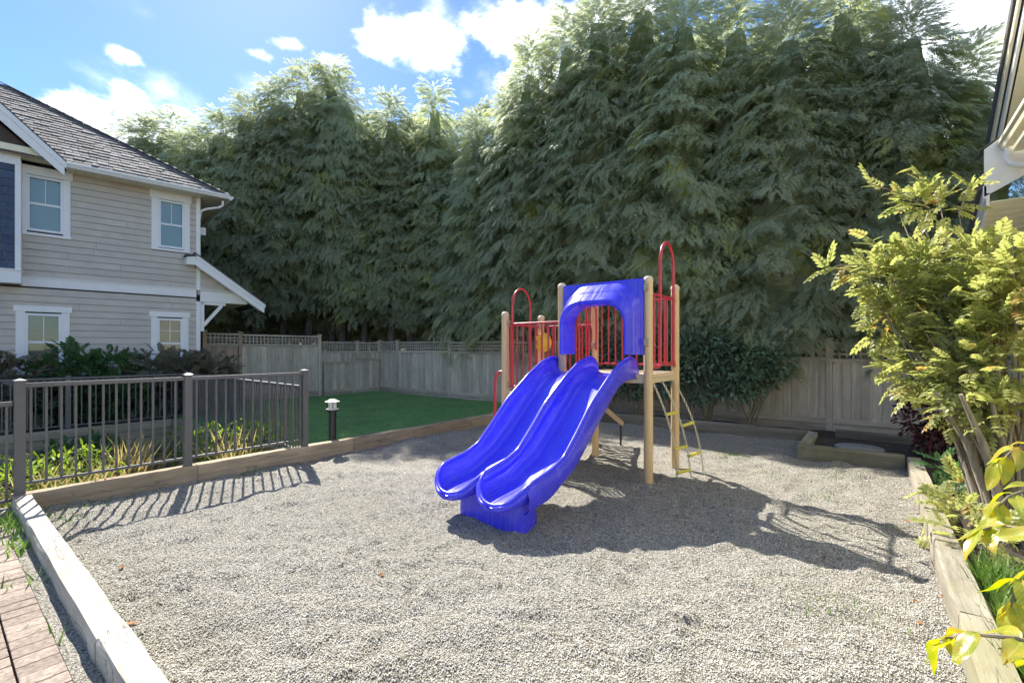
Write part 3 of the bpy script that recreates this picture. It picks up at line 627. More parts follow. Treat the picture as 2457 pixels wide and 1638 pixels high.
    MB().beam((.13, .04, 2.20), (.55, .04, 2.75), .08, .075, (0, 1, 0)).build('brace_diagonal', M['trim'], H)
    return H
house()

# ------------------------------------------------------------------ building edge on the right
def right_building():
    B = thing('building', 'cream gable end and gutter of a building at the right picture edge', 'building', (8, -2, 0), rotz=0)
    r = random.Random(8)
    MB().box(2.5, 9.0, -8, -1.95, -.1, 3.35).build('wall', M['cream'], B)
    MB().prism([(2.5, -1.95, 3.35), (9.0, -1.95, 3.35), (5.2, -1.95, 6.0), (2.5, -1.95, 6.0)], (0, -6, 0)).build('gable_wall', M['cream'], B)
    z = .1
    # lower rake in plane y=-1.16, falling away along +x
    def rake(y, a0, z0, a1, z1, ht, th, nm, mat):
        MB().prism([(a0, y, z0), (a1, y, z1), (a1, y, z1 - ht), (a0, y, z0 - ht)], (0, -th, 0)).build(nm, mat, B)
    sl = -.54
    rake(-1.150, 8.57, 3.70, 9.37, 3.70 + .8 * sl, .16, .03, 'rake_board', M['trim'])
    rake(-1.180, 8.57, 3.60, 9.33, 3.60 + .76 * sl, .16, .03, 'rake_trim', M['trim'])
    MB().prism([(8.61, -1.10, 3.73), (9.42, -1.10, 3.78 + .9 * sl), (9.42, -1.10, 3.72 + .9 * sl), (8.61, -1.10, 3.67)], (0, -.05, 0)).build('roof_edge', M['asphalt_roof'], B)
    k = 0; x = 8.602
    while x < 9.3:   # grooved rake soffit, boards run across
        zz = 3.50 + (x - 8.57) * sl; ln = .088
        MB().prism([(x, -1.22, zz), (x + ln, -1.22, zz + ln * sl), (x + ln, -1.22, zz + ln * sl + .014), (x, -1.22, zz + .014)], (0, -.73, 0)).build('soffit_board', M['cream'], B); x += .1
    # boxed return panel facing the camera
    MB().prism([(8.57, -1.16, 3.56), (8.57, -1.16, 4.18), (8.57, -1.29, 4.28), (8.57, -1.75, 4.45), (8.57, -1.75, 3.90)], (.03, 0, 0)).build('return_panel', M['trim'], B)
    MB().prism([(8.555, -1.13, 4.185), (8.555, -1.30, 4.295), (8.555, -1.30, 4.31), (8.555, -1.13, 4.20)], (.5, 0, 0)).build('flashing', M['asphalt_roof'], B)
    # gutter running towards the camera
    gp = [(0, 0), (.08, 0), (.105, .06), (.125, .07), (.125, .115), (0, .115)]
    MB().prism([(8.565, -1.40 + y, 4.12 + z) for y, z in gp], (-5.4, 0, 0)).build('gutter', M['cream'], B)
    MB().box(3.2, 8.5, -1.95, -1.41, 4.06, 4.085).build('eave_soffit', M['cream'], B)
    MB().tube([(8.46, -1.36, 4.12), (8.46, -1.36, 3.98), (8.44, -1.385, 3.90), (8.40, -1.45, 3.85), (8.3, -1.9, 3.80)], .037, 10).build('downspout', M['trim'], B, True)
    # upper rake farther back, climbing towards the camera
    y = -1.5
    up = (8.0, 6.80); dn = (10.75, 4.80)
    rake(y, up[0], up[1], dn[0], dn[1], .17, .03, 'upper_rake_board', M['cream']); rake(y - .05, up[0], up[1] - .17, dn[0], dn[1] - .17, .17, .03, 'upper_rake_trim', M['trim'])
    rake(y + .03, up[0], up[1] + .16, dn[0], dn[1] + .16, .16, .9, 'upper_roof_edge', M['asphalt_roof'])
    MB().prism([(up[0], y - .1, up[1] - .36), (dn[0], y - .1, dn[1] - .36), (dn[0], y - .1, dn[1] - .34), (up[0], y - .1, up[1] - .34)], (0, -.6, 0)).build('upper_soffit', M['cream'], B)
    MB().prism([(8.0, -2.05, 3.3), (10.3, -2.05, 3.3), (10.3, -2.05, 4.8), (8.0, -2.05, 6.5)], (0, -3, 0)).build('upper_wall', M['cream'], B)
right_building()
# ------------------------------------------------------------------ play structure
AX0, AX1 = 5.12, 6.03; BY0, BY1, BY2 = 2.02, 3.18, 4.13; ZM, ZL = 1.27, .95
def smooth_interp(xs, pts, k=9):
    p = sorted(pts); a = np.interp(xs, [q[0] for q in p], [q[1] for q in p]); ker = np.hanning(k + 2)[1:-1]; ker /= ker.sum()
    return np.convolve(np.pad(a, k // 2, mode='reflect', reflect_type='odd'), ker, 'valid')
def play_structure():
    P = thing('play_structure', 'playground structure with blue double slide, tan posts and red bars', 'play structure', ((AX0 + AX1) / 2, 3.0, 0))
    R_ = .052
    # posts with dome caps
    for (x, y, zt) in ((AX0, BY0, 2.40), (AX1, BY0, 2.40), (AX0, BY1, 2.42), (AX1, BY1, 2.42), (AX0, BY2, 2.10), (AX1, BY2, 2.10)):
        MB().lathe((x, y, 0), [(R_, -.15), (R_, zt - .055)], 20).build('post', M['tan'], P, True)
        MB().lathe((x, y, 0), [(R_ + .004, zt - .062), (R_ + .004, zt - .04), (R_ - .004, zt - .018), (R_ * .62, zt - .004), (R_ * .2, zt)], 20).build('post_cap', M['tan_cap'], P, True)
    def clamp(x, y, z, dx, dy):
        c = Vector((x + dx * (R_ + .012), y + dy * (R_ + .012), z)); m = MB(); s = .03
        if dx: m.box(c.x - .014, c.x + .014, c.y - s, c.y + s, z - .045, z + .045)
        else: m.box(c.x - s, c.x + s, c.y - .014, c.y + .014, z - .045, z + .045)
        o = m.build('clamp', M['clamp'], P, bevel=.006)
        q = Vector((dx, dy, 0)); MB().tube([c + q * .01, c + q * .024], .014, 8).build('bolt', M['bolt'], o)
    for (x, y, z, dx, dy) in ((AX0, BY0, 2.27, -1, 0), (AX0, BY0, 1.64, -1, 0), (AX1, BY0, 2.22, -1, 0), (AX1, BY0, 1.38, -1, 0), (AX0, BY2, 1.93, 0, -1), (AX0, BY2, 1.05, 0, -1),
                              (AX1, BY1, 1.62, -1, 0), (AX0, BY1, 1.62, 0, -1), (AX1, BY2, 1.93, -1, 0)): clamp(x, y, z, dx, dy)
    # decks
    for (y0, y1, z) in ((BY0, BY1, ZM), (BY1, BY2, ZL)):
        d = MB().box(AX0 + .02, AX1 - .02, y0 + .02, y1 - .02, z - .02, z).build('deck', M['deck'], P, bevel=.004)
        for (a, b, c, e) in ((AX0 + .052, AX1 - .052, y0 - .005, y0 + .018), (AX0 + .052, AX1 - .052, y1 - .018, y1 + .005)):
            MB().box(a, b, c, e, z - .105, z + .004).build('deck_edge', M['tan_cap'], d, bevel=.004)
        for (a, b) in ((AX0 - .005, AX0 + .018), (AX1 - .018, AX1 + .005)):
            MB().box(a, b, y0 + .052, y1 - .052, z - .105, z + .004).build('deck_edge', M['tan_cap'], d, bevel=.004)
        hl = MB()
        for i in range(9):
            s = (i + .5) / 9; xx = AX0 + .09 + s * (AX1 - AX0 - .18); yy = y0 + .09 + s * (y1 - y0 - .18)
            hl.tube([(xx, y0 - .0075, z - .05), (xx, y0 - .0045, z - .05)], .011, 8); hl.tube([(AX0 - .0075, yy, z - .05), (AX0 - .0045, yy, z - .05)], .011, 8)
        tag(hl.build('edge_hole_discs', M['hole'], d), kind='stuff')  # solid dark discs imitate the shade inside punched openings
    MB().box(AX0 + .03, AX1 - .03, BY1 - .006, BY1 + .006, ZL, ZM - .11).build('riser', M['deck'], P)
    # bar panels
    def bars(x0, y0, x1, y1, z0, z1, n, r=.0125, loop=None, name='barrier'):
        a = Vector((x0, y0, 0)); b = Vector((x1, y1, 0)); d = (b - a).normalized(); a_ = a + d * (R_ + .004); b_ = b - d * (R_ + .004)
        o = MB().tube([a_ + Vector((0, 0, z1)), b_ + Vector((0, 0, z1))], .0165, 10).build('barrier_top_rail', M['red'], P, True)
        MB().tube([a_ + Vector((0, 0, z0)), b_ + Vector((0, 0, z0))], .0165, 10).build('bottom_rail', M['red'], o, True)
        for i in range(n):
            c = a_ + (b_ - a_) * ((i + .5) / n); MB().tube([c + Vector((0, 0, z0)), c + Vector((0, 0, z1))], r, 8).build('bar', M['red'], o, True)
        return o
    bars(AX1, BY0, AX1, BY1, ZM + .09, 2.22, 10)                       # rear of the main deck
    bars(AX0, BY1, AX0, BY2, ZL + .09, 1.92, 8)                        # front of the low deck
    ob = bars(AX1, BY1, AX1, BY2, ZL + .09, 1.92, 8)                   # rear of the low deck
    def hand_loop(axis, fixed, s0, s1, zlo, zhi, posts, zbar, out, extra=()):
        """tall inverted U with feet bent into the posts"""
        Q = lambda s, z, off=0: (s, fixed + off, z) if axis == 'x' else (fixed + off, s, z)
        hw = (s1 - s0) / 2; c = (s0 + s1) / 2; path = [Q(posts[0] + .055, zlo - .02, 0), Q(s0 - .03, zlo - .015, out), Q(s0 - .006, zlo + .01, out), Q(s0, zlo + .05, out)]
        path += [Q(s0, zhi - hw * 1.25, out)]
        for k in range(1, 16):
            t = math.pi * (1 - k / 16); path.append(Q(c + hw * math.cos(t), zhi - hw * 1.25 + hw * 1.25 * math.sin(t), out))
        path += [Q(s1, zhi - hw * 1.25, out), Q(s1, zlo + .05, out), Q(s1 + .006, zlo + .01, out), Q(s1 + .03, zlo - .015, out), Q(posts[1] - .055, zlo - .02, 0)]
        o = MB().tube(path, .018, 12).build('hand_loop', M['red'], P, True)
        for (p, q) in ((posts[0] + .05, s0), (s0, s1), (s1, posts[1] - .05)):
            MB().tube([Q(p, zbar, 0 if p == posts[0] + .05 else out), Q(q, zbar, 0 if q == posts[1] - .05 else out)], .0155, 10).build('cross_bar', M['red'], o, True)
        for s in extra: MB().tube([Q(s, zlo + .02, 0), Q(s, zbar, 0)], .012, 8).build('bar', M['red'], o, True)
        return o
    hand_loop('x', BY0 - .005, 5.40, 5.86, ZM + .10, 2.87, (AX0, AX1), 2.20, -.03, (5.21, 5.29, 5.63, 5.93))
    MB().tube([(5.40, BY0 - .035, ZM + .12), (5.86, BY0 - .035, ZM + .12)], .0155, 10).build('cross_bar', M['red'], P, True)
    hand_loop('x', BY2 + .005, 5.33, 5.78, ZL + .10, 2.47, (AX0, AX1), 1.92, .03, (5.2, 5.26, 5.92))
    # short hand loops between the decks
    for x in (AX1 - .12, AX1 - .32, AX0 + .22):
        y = BY1
        MB().tube([(x, y - .08, 1.55), (x, y - .08, 1.62), (x, y - .08, 2.14), (x, y - .03, 2.19), (x, y + .03, 2.19), (x, y + .08, 2.14), (x, y + .08, 1.2), (x, y + .05, 1.12), (x, y, 1.1)], .0145, 10).build('grab_handle', M['red'], P, True)
    MB().tube([(AX1 - .12, BY1 + .0, 1.95), (AX1 - .32, BY1, 1.95)], .0145, 10).build('cross_bar', M['red'], P, True)
    # yellow wheel on the rear barrier
    c = Vector((5.93, 4.02, 1.67)); rr = .148; w_ = MB(); n = 28; ax = Vector((-1, 0, 0))
    def disc(prof):
        V = []; Fc = []
        for (r0, d0) in prof:
            for k in range(n): V.append((c.x - d0, c.y + r0 * math.cos(2 * math.pi * k / n), c.z + r0 * math.sin(2 * math.pi * k / n)))
        for i in range(len(prof) - 1):
            for k in range(n): Fc.append((i * n + k, i * n + (k + 1) % n, (i + 1) * n + (k + 1) % n, (i + 1) * n + k))
        Fc.append(tuple((len(prof) - 1) * n + k for k in range(n))); Fc.append(tuple(range(n))[::-1]); return V, Fc
    w_.add(*disc([(rr * .9, -.015), (rr, -.005), (rr, .02), (rr * .93, .032), (rr * .84, .03), (rr * .78, .014), (rr * .3, .018), (rr * .22, .03), (rr * .05, .034)]))
    o = w_.build('play_wheel', M['yellow'], P, True); MB().tube([c - Vector((.03, 0, 0)), c - Vector((.045, 0, 0))], .018, 10).build('hub_bolt', M['bolt'], o)
    # bent red rail at the left corner
    MB().tube([(AX0 - .02, BY2 + .04, 1.24), (AX0 - .03, BY2 + .08, 1.24), (AX0 - .04, BY2 + .14, 1.18), (AX0 - .04, BY2 + .16, 1.08), (AX0 - .04, BY2 + .16, -.1)], .022, 12).build('bent_rail', M['red'], P, True)
    MB().tube([(AX0 + .45, BY2 + .06, .9), (AX0 + .45, BY2 + .30, .86), (AX0 + .45, BY2 + .42, .7), (AX0 + .45, BY2 + .45, -.1)], .022, 12).build('bent_rail', M['red'], P, True)
    piece('step_bracket', M['tan_cap'], P, (AX0 + .05, BY2 - .14, .80), (.05, .10, .09))
    # double slide
    xe = 2.86; xs_ = np.concatenate([np.linspace(xe, xe + .30, 22), np.linspace(xe + .32, 5.21, 70)])
    fine = np.linspace(2.5, 5.6, 311)
    bedp = smooth_interp(fine, [(2.5, .235), (2.86, .25), (3.0, .285), (3.34, .325), (3.745, .50), (4.165, .82), (4.55, 1.11), (4.72, 1.21), (4.9, 1.262), (5.6, 1.275)], 21)
    rimp = smooth_interp(fine, [(2.5, .22), (2.86, .275), (2.90, .315), (2.97, .40), (3.06, .458), (3.38, .515), (3.56, .58), (3.80, .775), (4.05, 1.0), (4.46, 1.262), (4.75, 1.41), (5.0, 1.465), (5.10, 1.45), (5.17, 1.38), (5.22, 1.29), (5.6, 1.28)], 9)
    bed = np.interp(xs_, fine, bedp); rim = np.maximum(np.interp(xs_, fine, rimp), bed + .014)
    HW = .262; CY = (2.455, 2.975); ts = np.linspace(-1, 1, 27)
    slide = MB(); rims = []
    for cy in CY:
        V = []; Fc = []; nt_ = len(ts); left = []; right = []
        for i, x in enumerate(xs_):
            u = max(0, 1 - (x - xe) / .27); hw = HW * math.sqrt(max(1e-4, 1 - u ** 2.4)) if x > xe + 1e-6 else HW * .12
            hw = max(hw, HW * .12)
            for t in ts:
                s = abs(t); k = s ** 5.5; yy = cy + hw * (np.sign(t) * (1 - (1 - s) ** 1.25))
                V.append((x, yy, bed[i] + (rim[i] - bed[i]) * k))
            right.append((x, cy - hw, rim[i])); left.append((x, cy + hw, rim[i]))
        for i in range(len(xs_) - 1):
            for j in range(nt_ - 1): Fc.append((i * nt_ + j, (i + 1) * nt_ + j, (i + 1) * nt_ + j + 1, i * nt_ + j + 1))
        slide.add(V, Fc); rims.append([(a, b, c_ + .002) for a, b, c_ in right[::-1]] + [(a, b, c_ + .002) for a, b, c_ in left])
    S = slide.build('slide', M['blue'], P, True)
    sm = S.modifiers.new('wall_thickness', 'SOLIDIFY'); sm.thickness = .034; sm.offset = -1
    for rp in rims: MB().tube(rp, .0165, 10).build('slide_rim', M['blue'], S, True)
    # outer side skirts below the rims, as moulded walls
    for (yy, sg) in ((CY[0] - HW, -1), (CY[1] + HW, 1)):
        V = []; Fc = []
        xx = [x for x in xs_ if x > xe + .12]
        for x in xx:
            b = np.interp(x, fine, bedp); q = np.interp(x, fine, rimp)
            low = b - .055; y_ = yy + sg * .012
            V += [(x, y_, q), (x, yy + sg * .030, q - .05), (x, yy + sg * .026, max(low + .03, .1)), (x, yy + sg * .006, low), (x, yy - sg * .03, low - .005)]
        for i in range(len(xx) - 1):
            for j in range(4): Fc.append((i * 5 + j, i * 5 + j + 1, (i + 1) * 5 + j + 1, (i + 1) * 5 + j))
        MB().add(V, Fc).build('slide_side', M['blue'], S, True)
    # foot under the exit, rounded plan
    pl = []
    for k in range(24):
        t = 2 * math.pi * k / 24; cx_, sy_ = math.cos(t), math.sin(t); pw = .35
        pl.append((3.20 + .15 * abs(cx_) ** pw * (1 if cx_ > 0 else -1), 2.675 + .37 * abs(sy_) ** pw * (1 if sy_ > 0 else -1)))
    ft = MB(); V = [(x, y, z) for z, e in ((-.1, 1.0), (.12, 1.0), (.27, .97)) for x, y in [(3.20 + (a - 3.20) * e, 2.675 + (b - 2.675) * e) for a, b in pl]]
    ft.add(V, [(i * 24 + k, i * 24 + (k + 1) % 24, (i + 1) * 24 + (k + 1) % 24, (i + 1) * 24 + k) for i in range(2) for k in range(24)] + [tuple(48 + k for k in range(24))])
    ft.build('slide_foot', M['blue'], S, True)
    # hood: plate with stepped arch
    yc = (BY0 + BY1) / 2 - .012; zb = 1.50
    def arch(hw, zt, rc, n=10):
        pts = [(-hw, zb)]
        for k in range(n + 1):
            t = math.pi - (math.pi / 2) * k / n; pts.append((-hw + rc + rc * math.cos(t), zt - rc + rc * math.sin(t)))
        for k in range(n + 1):
            t = math.pi / 2 - (math.pi / 2) * k / n; pts.append((hw - rc + rc * math.cos(t), zt - rc + rc * math.sin(t)))
        pts.append((hw, zb)); return pts
    seq = [(.53, 2.375, .012, 5.062), (.515, 2.345, .33, 5.052), (.505, 2.325, .33, 5.03), (.485, 2.262, .31, 4.945), (.478, 2.238, .305, 4.930), (.466, 2.222, .30, 4.918), (.452, 2.158, .285, 4.835), (.440, 2.135, .28, 4.815), (.418, 2.112, .265, 4.81), (.395, 2.085, .25, 4.83), (.378, 2.075, .24, 4.90), (.372, 2.085, .24, 5.07)]
    V = []; Fc = []; n = None
    for (hw, zt, rc, x) in seq:
        a = arch(hw, zt, rc); n = len(a); V += [(x, yc - p, z) for p, z in a]
    for i in range(len(seq) - 1):
        for j in range(n - 1): Fc.append((i * n + j, i * n + j + 1, (i + 1) * n + j + 1, (i + 1) * n + j))
    # outer edge of the plate wraps back
    a = arch(*seq[0][:3]); V += [(5.10, yc - p, z) for p, z in a]; kk = len(seq) * n
    for j in range(n - 1): Fc.append((kk + j, kk + j + 1, j + 1, j))
    # closed leg bottoms
    for e in (0, n - 1): Fc.append(tuple(i * n + e for i in range(len(seq))) if e == 0 else tuple(i * n + e for i in range(len(seq)))[::-1])
    h = MB().add(V, Fc).build('slide_hood', M['blue'], P, True); h.data.set_sharp_from_angle(angle=rad(24)); bm = bmesh.new(); bm.from_mesh(h.data); bmesh.ops.recalc_face_normals(bm, faces=bm.faces); bm.to_mesh(h.data); bm.free()
    # chain ladder
    def chain_pts(xt, xb, yb, n=30):
        return [Vector((xt + (xb - xt) * t, BY0 - .01 + (yb - BY0) * (t ** .8) - .06 * math.sin(math.pi * t), ZM - .10 + (-.0 - (ZM - .10)) * t)) for t in np.linspace(0, 1, n)]
    def chain(pts, name='chain'):
        m = MB(); d = [0]
        for p, q in zip(pts, pts[1:]): d.append(d[-1] + (q - p).length)
        pitch = .031; k = int(d[-1] / pitch); ci = np.array(d)
        pos = lambda s: Vector([float(np.interp(s, ci, [p[i] for p in pts])) for i in range(3)])
        for i in range(k):
            c_ = pos((i + .5) * pitch); t = (pos((i + .6) * pitch) - pos((i + .4) * pitch)).normalized(); s1 = t.cross(Vector((0, 1, 0) if i % 2 else (1, 0, 0))).normalized(); L_, W_ = .023, .0105
            ring = [c_ + t * (L_ * math.cos(a)) * (1 if abs(math.cos(a)) < .8 else .95) + s1 * (W_ * math.sin(a)) for a in [2 * math.pi * j / 8 for j in range(8)]]
            m.tube(ring, .0042, 4, close=True)
        return m
    L = MB().tube([(AX0 + .07, BY0 - .012, ZM - .06), (AX1 - .07, BY0 - .012, ZM - .06)], .012, 8).build('chain_ladder', M['tan_cap'], P, True)
    cs = [chain_pts(5.22, 5.42, 1.80), chain_pts(5.52, 5.66, 1.72), chain_pts(5.90, 5.98, 1.66)]
    for q in cs: chain(q).build('chain', M['chain'], L)
    for (a, b, t) in ((0, 1, .34), (1, 2, .48), (0, 1, .66), (1, 2, .76), (0, 1, .93)):
        p = cs[a][int(t * 29)]; q = cs[b][int(t * 29)]; d = (q - p).normalized()
        MB().tube([p + d * .01, q - d * .01], .019, 10).build('rung', M['rung'], L, True)
    chain([Vector((5.42, 1.82, .012)), Vector((5.62, 1.70, .012)), Vector((5.85, 1.74, .012)), Vector((6.0, 1.62, .012))]).build('chain', M['chain'], L)
    # ribbed ramp behind, going down from the low deck
    a = Vector((6.06, 3.64, .90)); b = Vector((6.95, 3.50, .36)); q = Vector((0, .33, 0))
    rp = MB().beam(a - q, b - q, .03, .07).build('ramp_side', M['clamp'], P); MB().beam(a + q, b + q, .03, .07).build('ramp_side', M['clamp'], P)
    for i in range(15):
        c_ = a + (b - a) * ((i + .5) / 15); MB().box(c_.x - .018, c_.x + .018, c_.y - .33, c_.y + .33, c_.z - .012, c_.z + .012).build('tread', M['black'], rp)
    for s in (-.31, .31): MB().tube([b + Vector((-.03, s, 0)), (b.x - .03, b.y + s, -.1)], .017, 8).build('ramp_leg', M['black'], rp, True)
    for (x, y) in ((AX0 - .12, BY0 - .02), (AX1 - .35, BY1 - .12)): MB().box(x - .05, x + .05, y - .07, y + .07, -.05, .045).build('footing', M['concrete'], P, bevel=.02)
play_structure()

# ------------------------------------------------------------------ bollard lamp
def bollard():
    c = (3.88, 6.56, .05); B = thing('bollard_lamp', 'short black bollard lamp with white lantern head on the lawn edge', 'lamp', c)
    MB().lathe(c, [(.056, -.1), (.056, .56)], 20).build('post', M['black'], B, True)
    MB().lathe(c, [(.045, .555), (.085, .56), (.088, .575), (.088, .582), (.05, .586)], 20).build('collar', M['black'], B, True)
    MB().lathe(c, [(.05, .584), (.09, .588), (.092, .60), (.06, .606)], 20).build('lens_ring', M['lamp_white'], B, True)
    MB().lathe(c, [(.058, .60), (.06, .70)], 20).build('lens', M['lamp_white'], B, True)
    for k in range(4):
        t = math.pi / 4 + k * math.pi / 2 + .35; MB().tube([(c[0] + .076 * math.cos(t), c[1] + .076 * math.sin(t), c[2] + .585), (c[0] + .076 * math.cos(t), c[1] + .076 * math.sin(t), c[2] + .712)], .006, 6).build('guard_rod', M['black'], B)
    MB().lathe(c, [(.05, .70), (.108, .704), (.110, .712), (.07, .724), (.066, .735), (.02, .748)], 24).build('lamp_cap', M['lamp_white'], B, True)
bollard()
tag(MB().lathe((8.42, .15, .10), [(.30, 0), (.30, .03), (.28, .042)], 28).build('concrete_lid', M['concrete'], None, True), 'round grey concrete lid lying in the small raised bed', 'lid')
# ------------------------------------------------------------------ vegetation
def norm(a): return a / np.maximum(np.linalg.norm(a, axis=-1, keepdims=True), 1e-9)
def spray_template(pairs=5, droop=.35, ang=42, lw=.055, ll=.42):
    """flat drooping frond along +x, unit length; returns verts (n,3), tris and a paler-tip value per vertex"""
    V = []; T = []; A = []
    def leaf(x0, y0, dx, dy, ln, wd, zb):
        k = len(V); px, py = -dy, dx
        tipd = .22 * ln
        V.extend([(x0, y0, zb), (x0 + dx * ln * .45 + px * wd, y0 + dy * ln * .45 + py * wd, zb - tipd * .15), (x0 + dx * ln, y0 + dy * ln, zb - tipd), (x0 + dx * ln * .45 - px * wd, y0 + dy * ln * .45 - py * wd, zb - tipd * .15)])
        T.extend([(k, k + 1, k + 2), (k, k + 2, k + 3)]); A.extend([.15 + .3 * x0, .45 + .3 * x0, 1, .45 + .3 * x0])
    for i in range(pairs):
        x = .12 + .74 * i / (pairs - 1); zb = -droop * x * x
        for s in (-1, 1):
            a = rad(ang) * s; ln = ll * (1 - .55 * (i / (pairs - 1))) * (1 if s > 0 else .93)
            leaf(x + .03 * s, 0, math.cos(a), math.sin(a), ln, lw, zb)
    leaf(.55, 0, 1, 0, .5, lw, -droop * .3)
    return np.array(V), np.array(T), np.array(A)
def scatter(tmpl, P, D, U, S):
    """instances of a template: base P, forward D, up hint U, size S"""
    V0, T0 = tmpl[:2]; D = norm(D); sd_ = norm(np.cross(U, D)); n = np.cross(D, sd_)
    V = P[:, None, :] + S[:, None, None] * (V0[None, :, 0:1] * D[:, None, :] + V0[None, :, 1:2] * sd_[:, None, :] + V0[None, :, 2:3] * n[:, None, :])
    T = T0[None] + (np.arange(len(P)) * len(V0))[:, None, None]
    return V.reshape(-1, 3), T.reshape(-1, 3)
TM_CEDAR = spray_template(6, .40, 44, .046, .42)
def cedar_crown(seed, zlow, rmax, shape, nb=380, height=10.):
    r = np.random.default_rng(seed); P = []; D = []; U = []; S = []; TV = []
    for i in range(nb):
        h = (i + r.random()) / nb; h = h ** .92; z = zlow + (height - zlow) * h
        if shape == 'cone': R = rmax * (1 - h) ** .62 * (.6 + .4 * min(1, h / .12)) + .12
        else: R = rmax * (max(0, 1 - h ** 3.2)) ** .55 * (.62 + .38 * min(1, h / .15)) + .16
        R *= r.uniform(.88, 1.10); az = i * 2.39996 + r.normal(0, .5)
        R *= 1 + .16 * math.sin(3 * az + seed) * math.sin(z * 1.3 + seed)
        out = np.array([math.cos(az), math.sin(az), 0]); lat = np.array([-math.sin(az), math.cos(az), 0]); rise = r.uniform(.15, .45) + .9 * max(0, h - .8) * 3
        # one bough: a fan of sprays in a common arched sheet, tip drooping
        top = max(0, h - .84) * 6; Lb = r.uniform(.55, .9) * (1 if R > .7 else .75); wb = r.uniform(.26, .42) * (1 if R > .6 else .6)
        d0 = out * 1.0 + lat * r.normal(0, .30) + np.array([0, 0, r.uniform(-.62, -.12) + 1.25 * top]); d0 /= np.linalg.norm(d0); s0 = lat + out * r.normal(0, .15); up0 = np.cross(d0, s0); up0 = up0 if up0[2] > 0 else -up0
        C = out * max(.05, R - .62 * Lb) + np.array([0, 0, z + rise * .35 * R]); tv = r.uniform(.55, 1.15)
        k = 17 if R > .7 else 11
        for j in range(k):
            u = ((j * .618) % 1.0) ** .8; v = (-1) ** j * (j + .5) / k * (1.1 - .5 * u) + r.normal(0, .08)
            p = C + d0 * u * Lb + s0 * v * wb + np.array([0, 0, -.16 * u * u - .20 * v * v + r.normal(0, .018)]); d = d0 + s0 * v * 1.15 + np.array([0, 0, -.25 * u - .2 * abs(v)]) + r.normal(0, .12, 3)
            P.append(p); D.append(d); U.append(up0 + r.normal(0, .14, 3)); S.append(r.uniform(.22, .36) * (1 if h < .9 else .75)); TV.append(tv * (.55 + .6 * u))
    for j in range(26):   # leader tuft
        t = j / 26; az = j * 2.4; P.append(np.array([.05 * math.cos(az), .05 * math.sin(az), height - .9 + t * 1.05])); D.append(np.array([math.cos(az) * .8, math.sin(az) * .8, .9])); U.append(np.array((0, 0, 1.))); S.append(.36 - .18 * t); TV.append(1.)
    P = np.array(P); D = np.array(D); U = np.array(U); S = np.array(S)
    # curtains of hanging sprays close to the trunk fill the inside
    V, T = scatter(TM_CEDAR, P, D, U, S); tipv = np.tile(TM_CEDAR[2], len(P)) * np.repeat(np.array(TV), len(TM_CEDAR[2]))
    # added hull behind the sprays: lifts black gaps, stops light passing through
    nz_, na = 46, 34; hh = np.linspace(.015, .88, nz_)[:, None]; aa = np.linspace(0, 2 * np.pi, na, endpoint=False)[None]
    prof = (rmax * (1 - hh) ** .66 * (.6 + .4 * np.minimum(1, hh / .12)) if shape == 'cone' else rmax * np.maximum(0, 1 - hh ** 3.2) ** .55 * (.62 + .38 * np.minimum(1, hh / .15)))
    rr_ = prof * (1 - .4 * hh) * (.60 + .10 * np.sin(3 * aa + 9 * hh * np.pi + seed) + .16 * r.random((nz_, na))); zz = zlow + (height - zlow) * hh + .35 * prof * .5 + .10 * r.random((nz_, na))
    HV = np.stack([rr_ * np.cos(aa), rr_ * np.sin(aa), zz], -1).reshape(-1, 3); ii = np.arange(nz_ * na).reshape(nz_, na); nx_ = np.roll(ii, -1, 1)
    HT = np.concatenate([np.stack([ii[:-1], nx_[:-1], nx_[1:]], -1).reshape(-1, 3), np.stack([ii[:-1], nx_[1:], ii[1:]], -1).reshape(-1, 3)])
    T = np.concatenate([T, HT + len(V)]); V = np.concatenate([V, HV]); tipv = np.concatenate([tipv, np.zeros(len(HV))])
    me = np_mesh('cedar_crown', V, T, M['cedar_leaf']); at = me.attributes.new('tip', 'FLOAT', 'POINT'); at.data.foreach_set('value', tipv.astype(np.float32)); return me
def cedar_trunk(seed, height=10., zlow=2.):
    r = random.Random(seed); m = MB(); n = 9
    m.tube([(r.uniform(-.05, .05) * (i > 0), r.uniform(-.05, .05) * (i > 0), -.2 + (height * .84) * i / n) for i in range(n + 1)], [.17 * (1 - .9 * (i / n)) + .012 for i in range(n + 1)], 9)
    for k in range(26):
        z = zlow * .4 + (height * .75) * (k / 26) ** 1.1 + r.uniform(-.2, .2); z = max(.7, z); az = r.uniform(0, 6.28); L_ = r.uniform(.5, 1.25) * (1 - z / height * .7); up = r.uniform(-.1, .45)
        m.tube([(0, 0, z), (math.cos(az) * L_ * .5, math.sin(az) * L_ * .5, z + up * L_ * .4), (math.cos(az) * L_, math.sin(az) * L_, z + up * L_ * .5)], [.022, .014, .005], 5)
    return m.mesh('cedar_trunk', smooth=True)
TRUNKS = []; CROWNS = {}
for s in range(3):
    me = cedar_trunk(20 + s); me.materials.append(M['bark']); TRUNKS.append(me)
CROWNS['low'] = [cedar_crown(31, 1.5, 1.75, 'cone'), cedar_crown(32, 1.6, 1.6, 'cone', 370), cedar_crown(33, 1.45, 1.85, 'cone', 400)]
CROWNS['high'] = [cedar_crown(41, 2.7, 1.9, 'round', 400), cedar_crown(42, 2.8, 1.7, 'round', 390)]
CROWNS['slim'] = [cedar_crown(51, 2.6, 1.3, 'cone', 310)]
TG = 'cedar trees behind the fence'
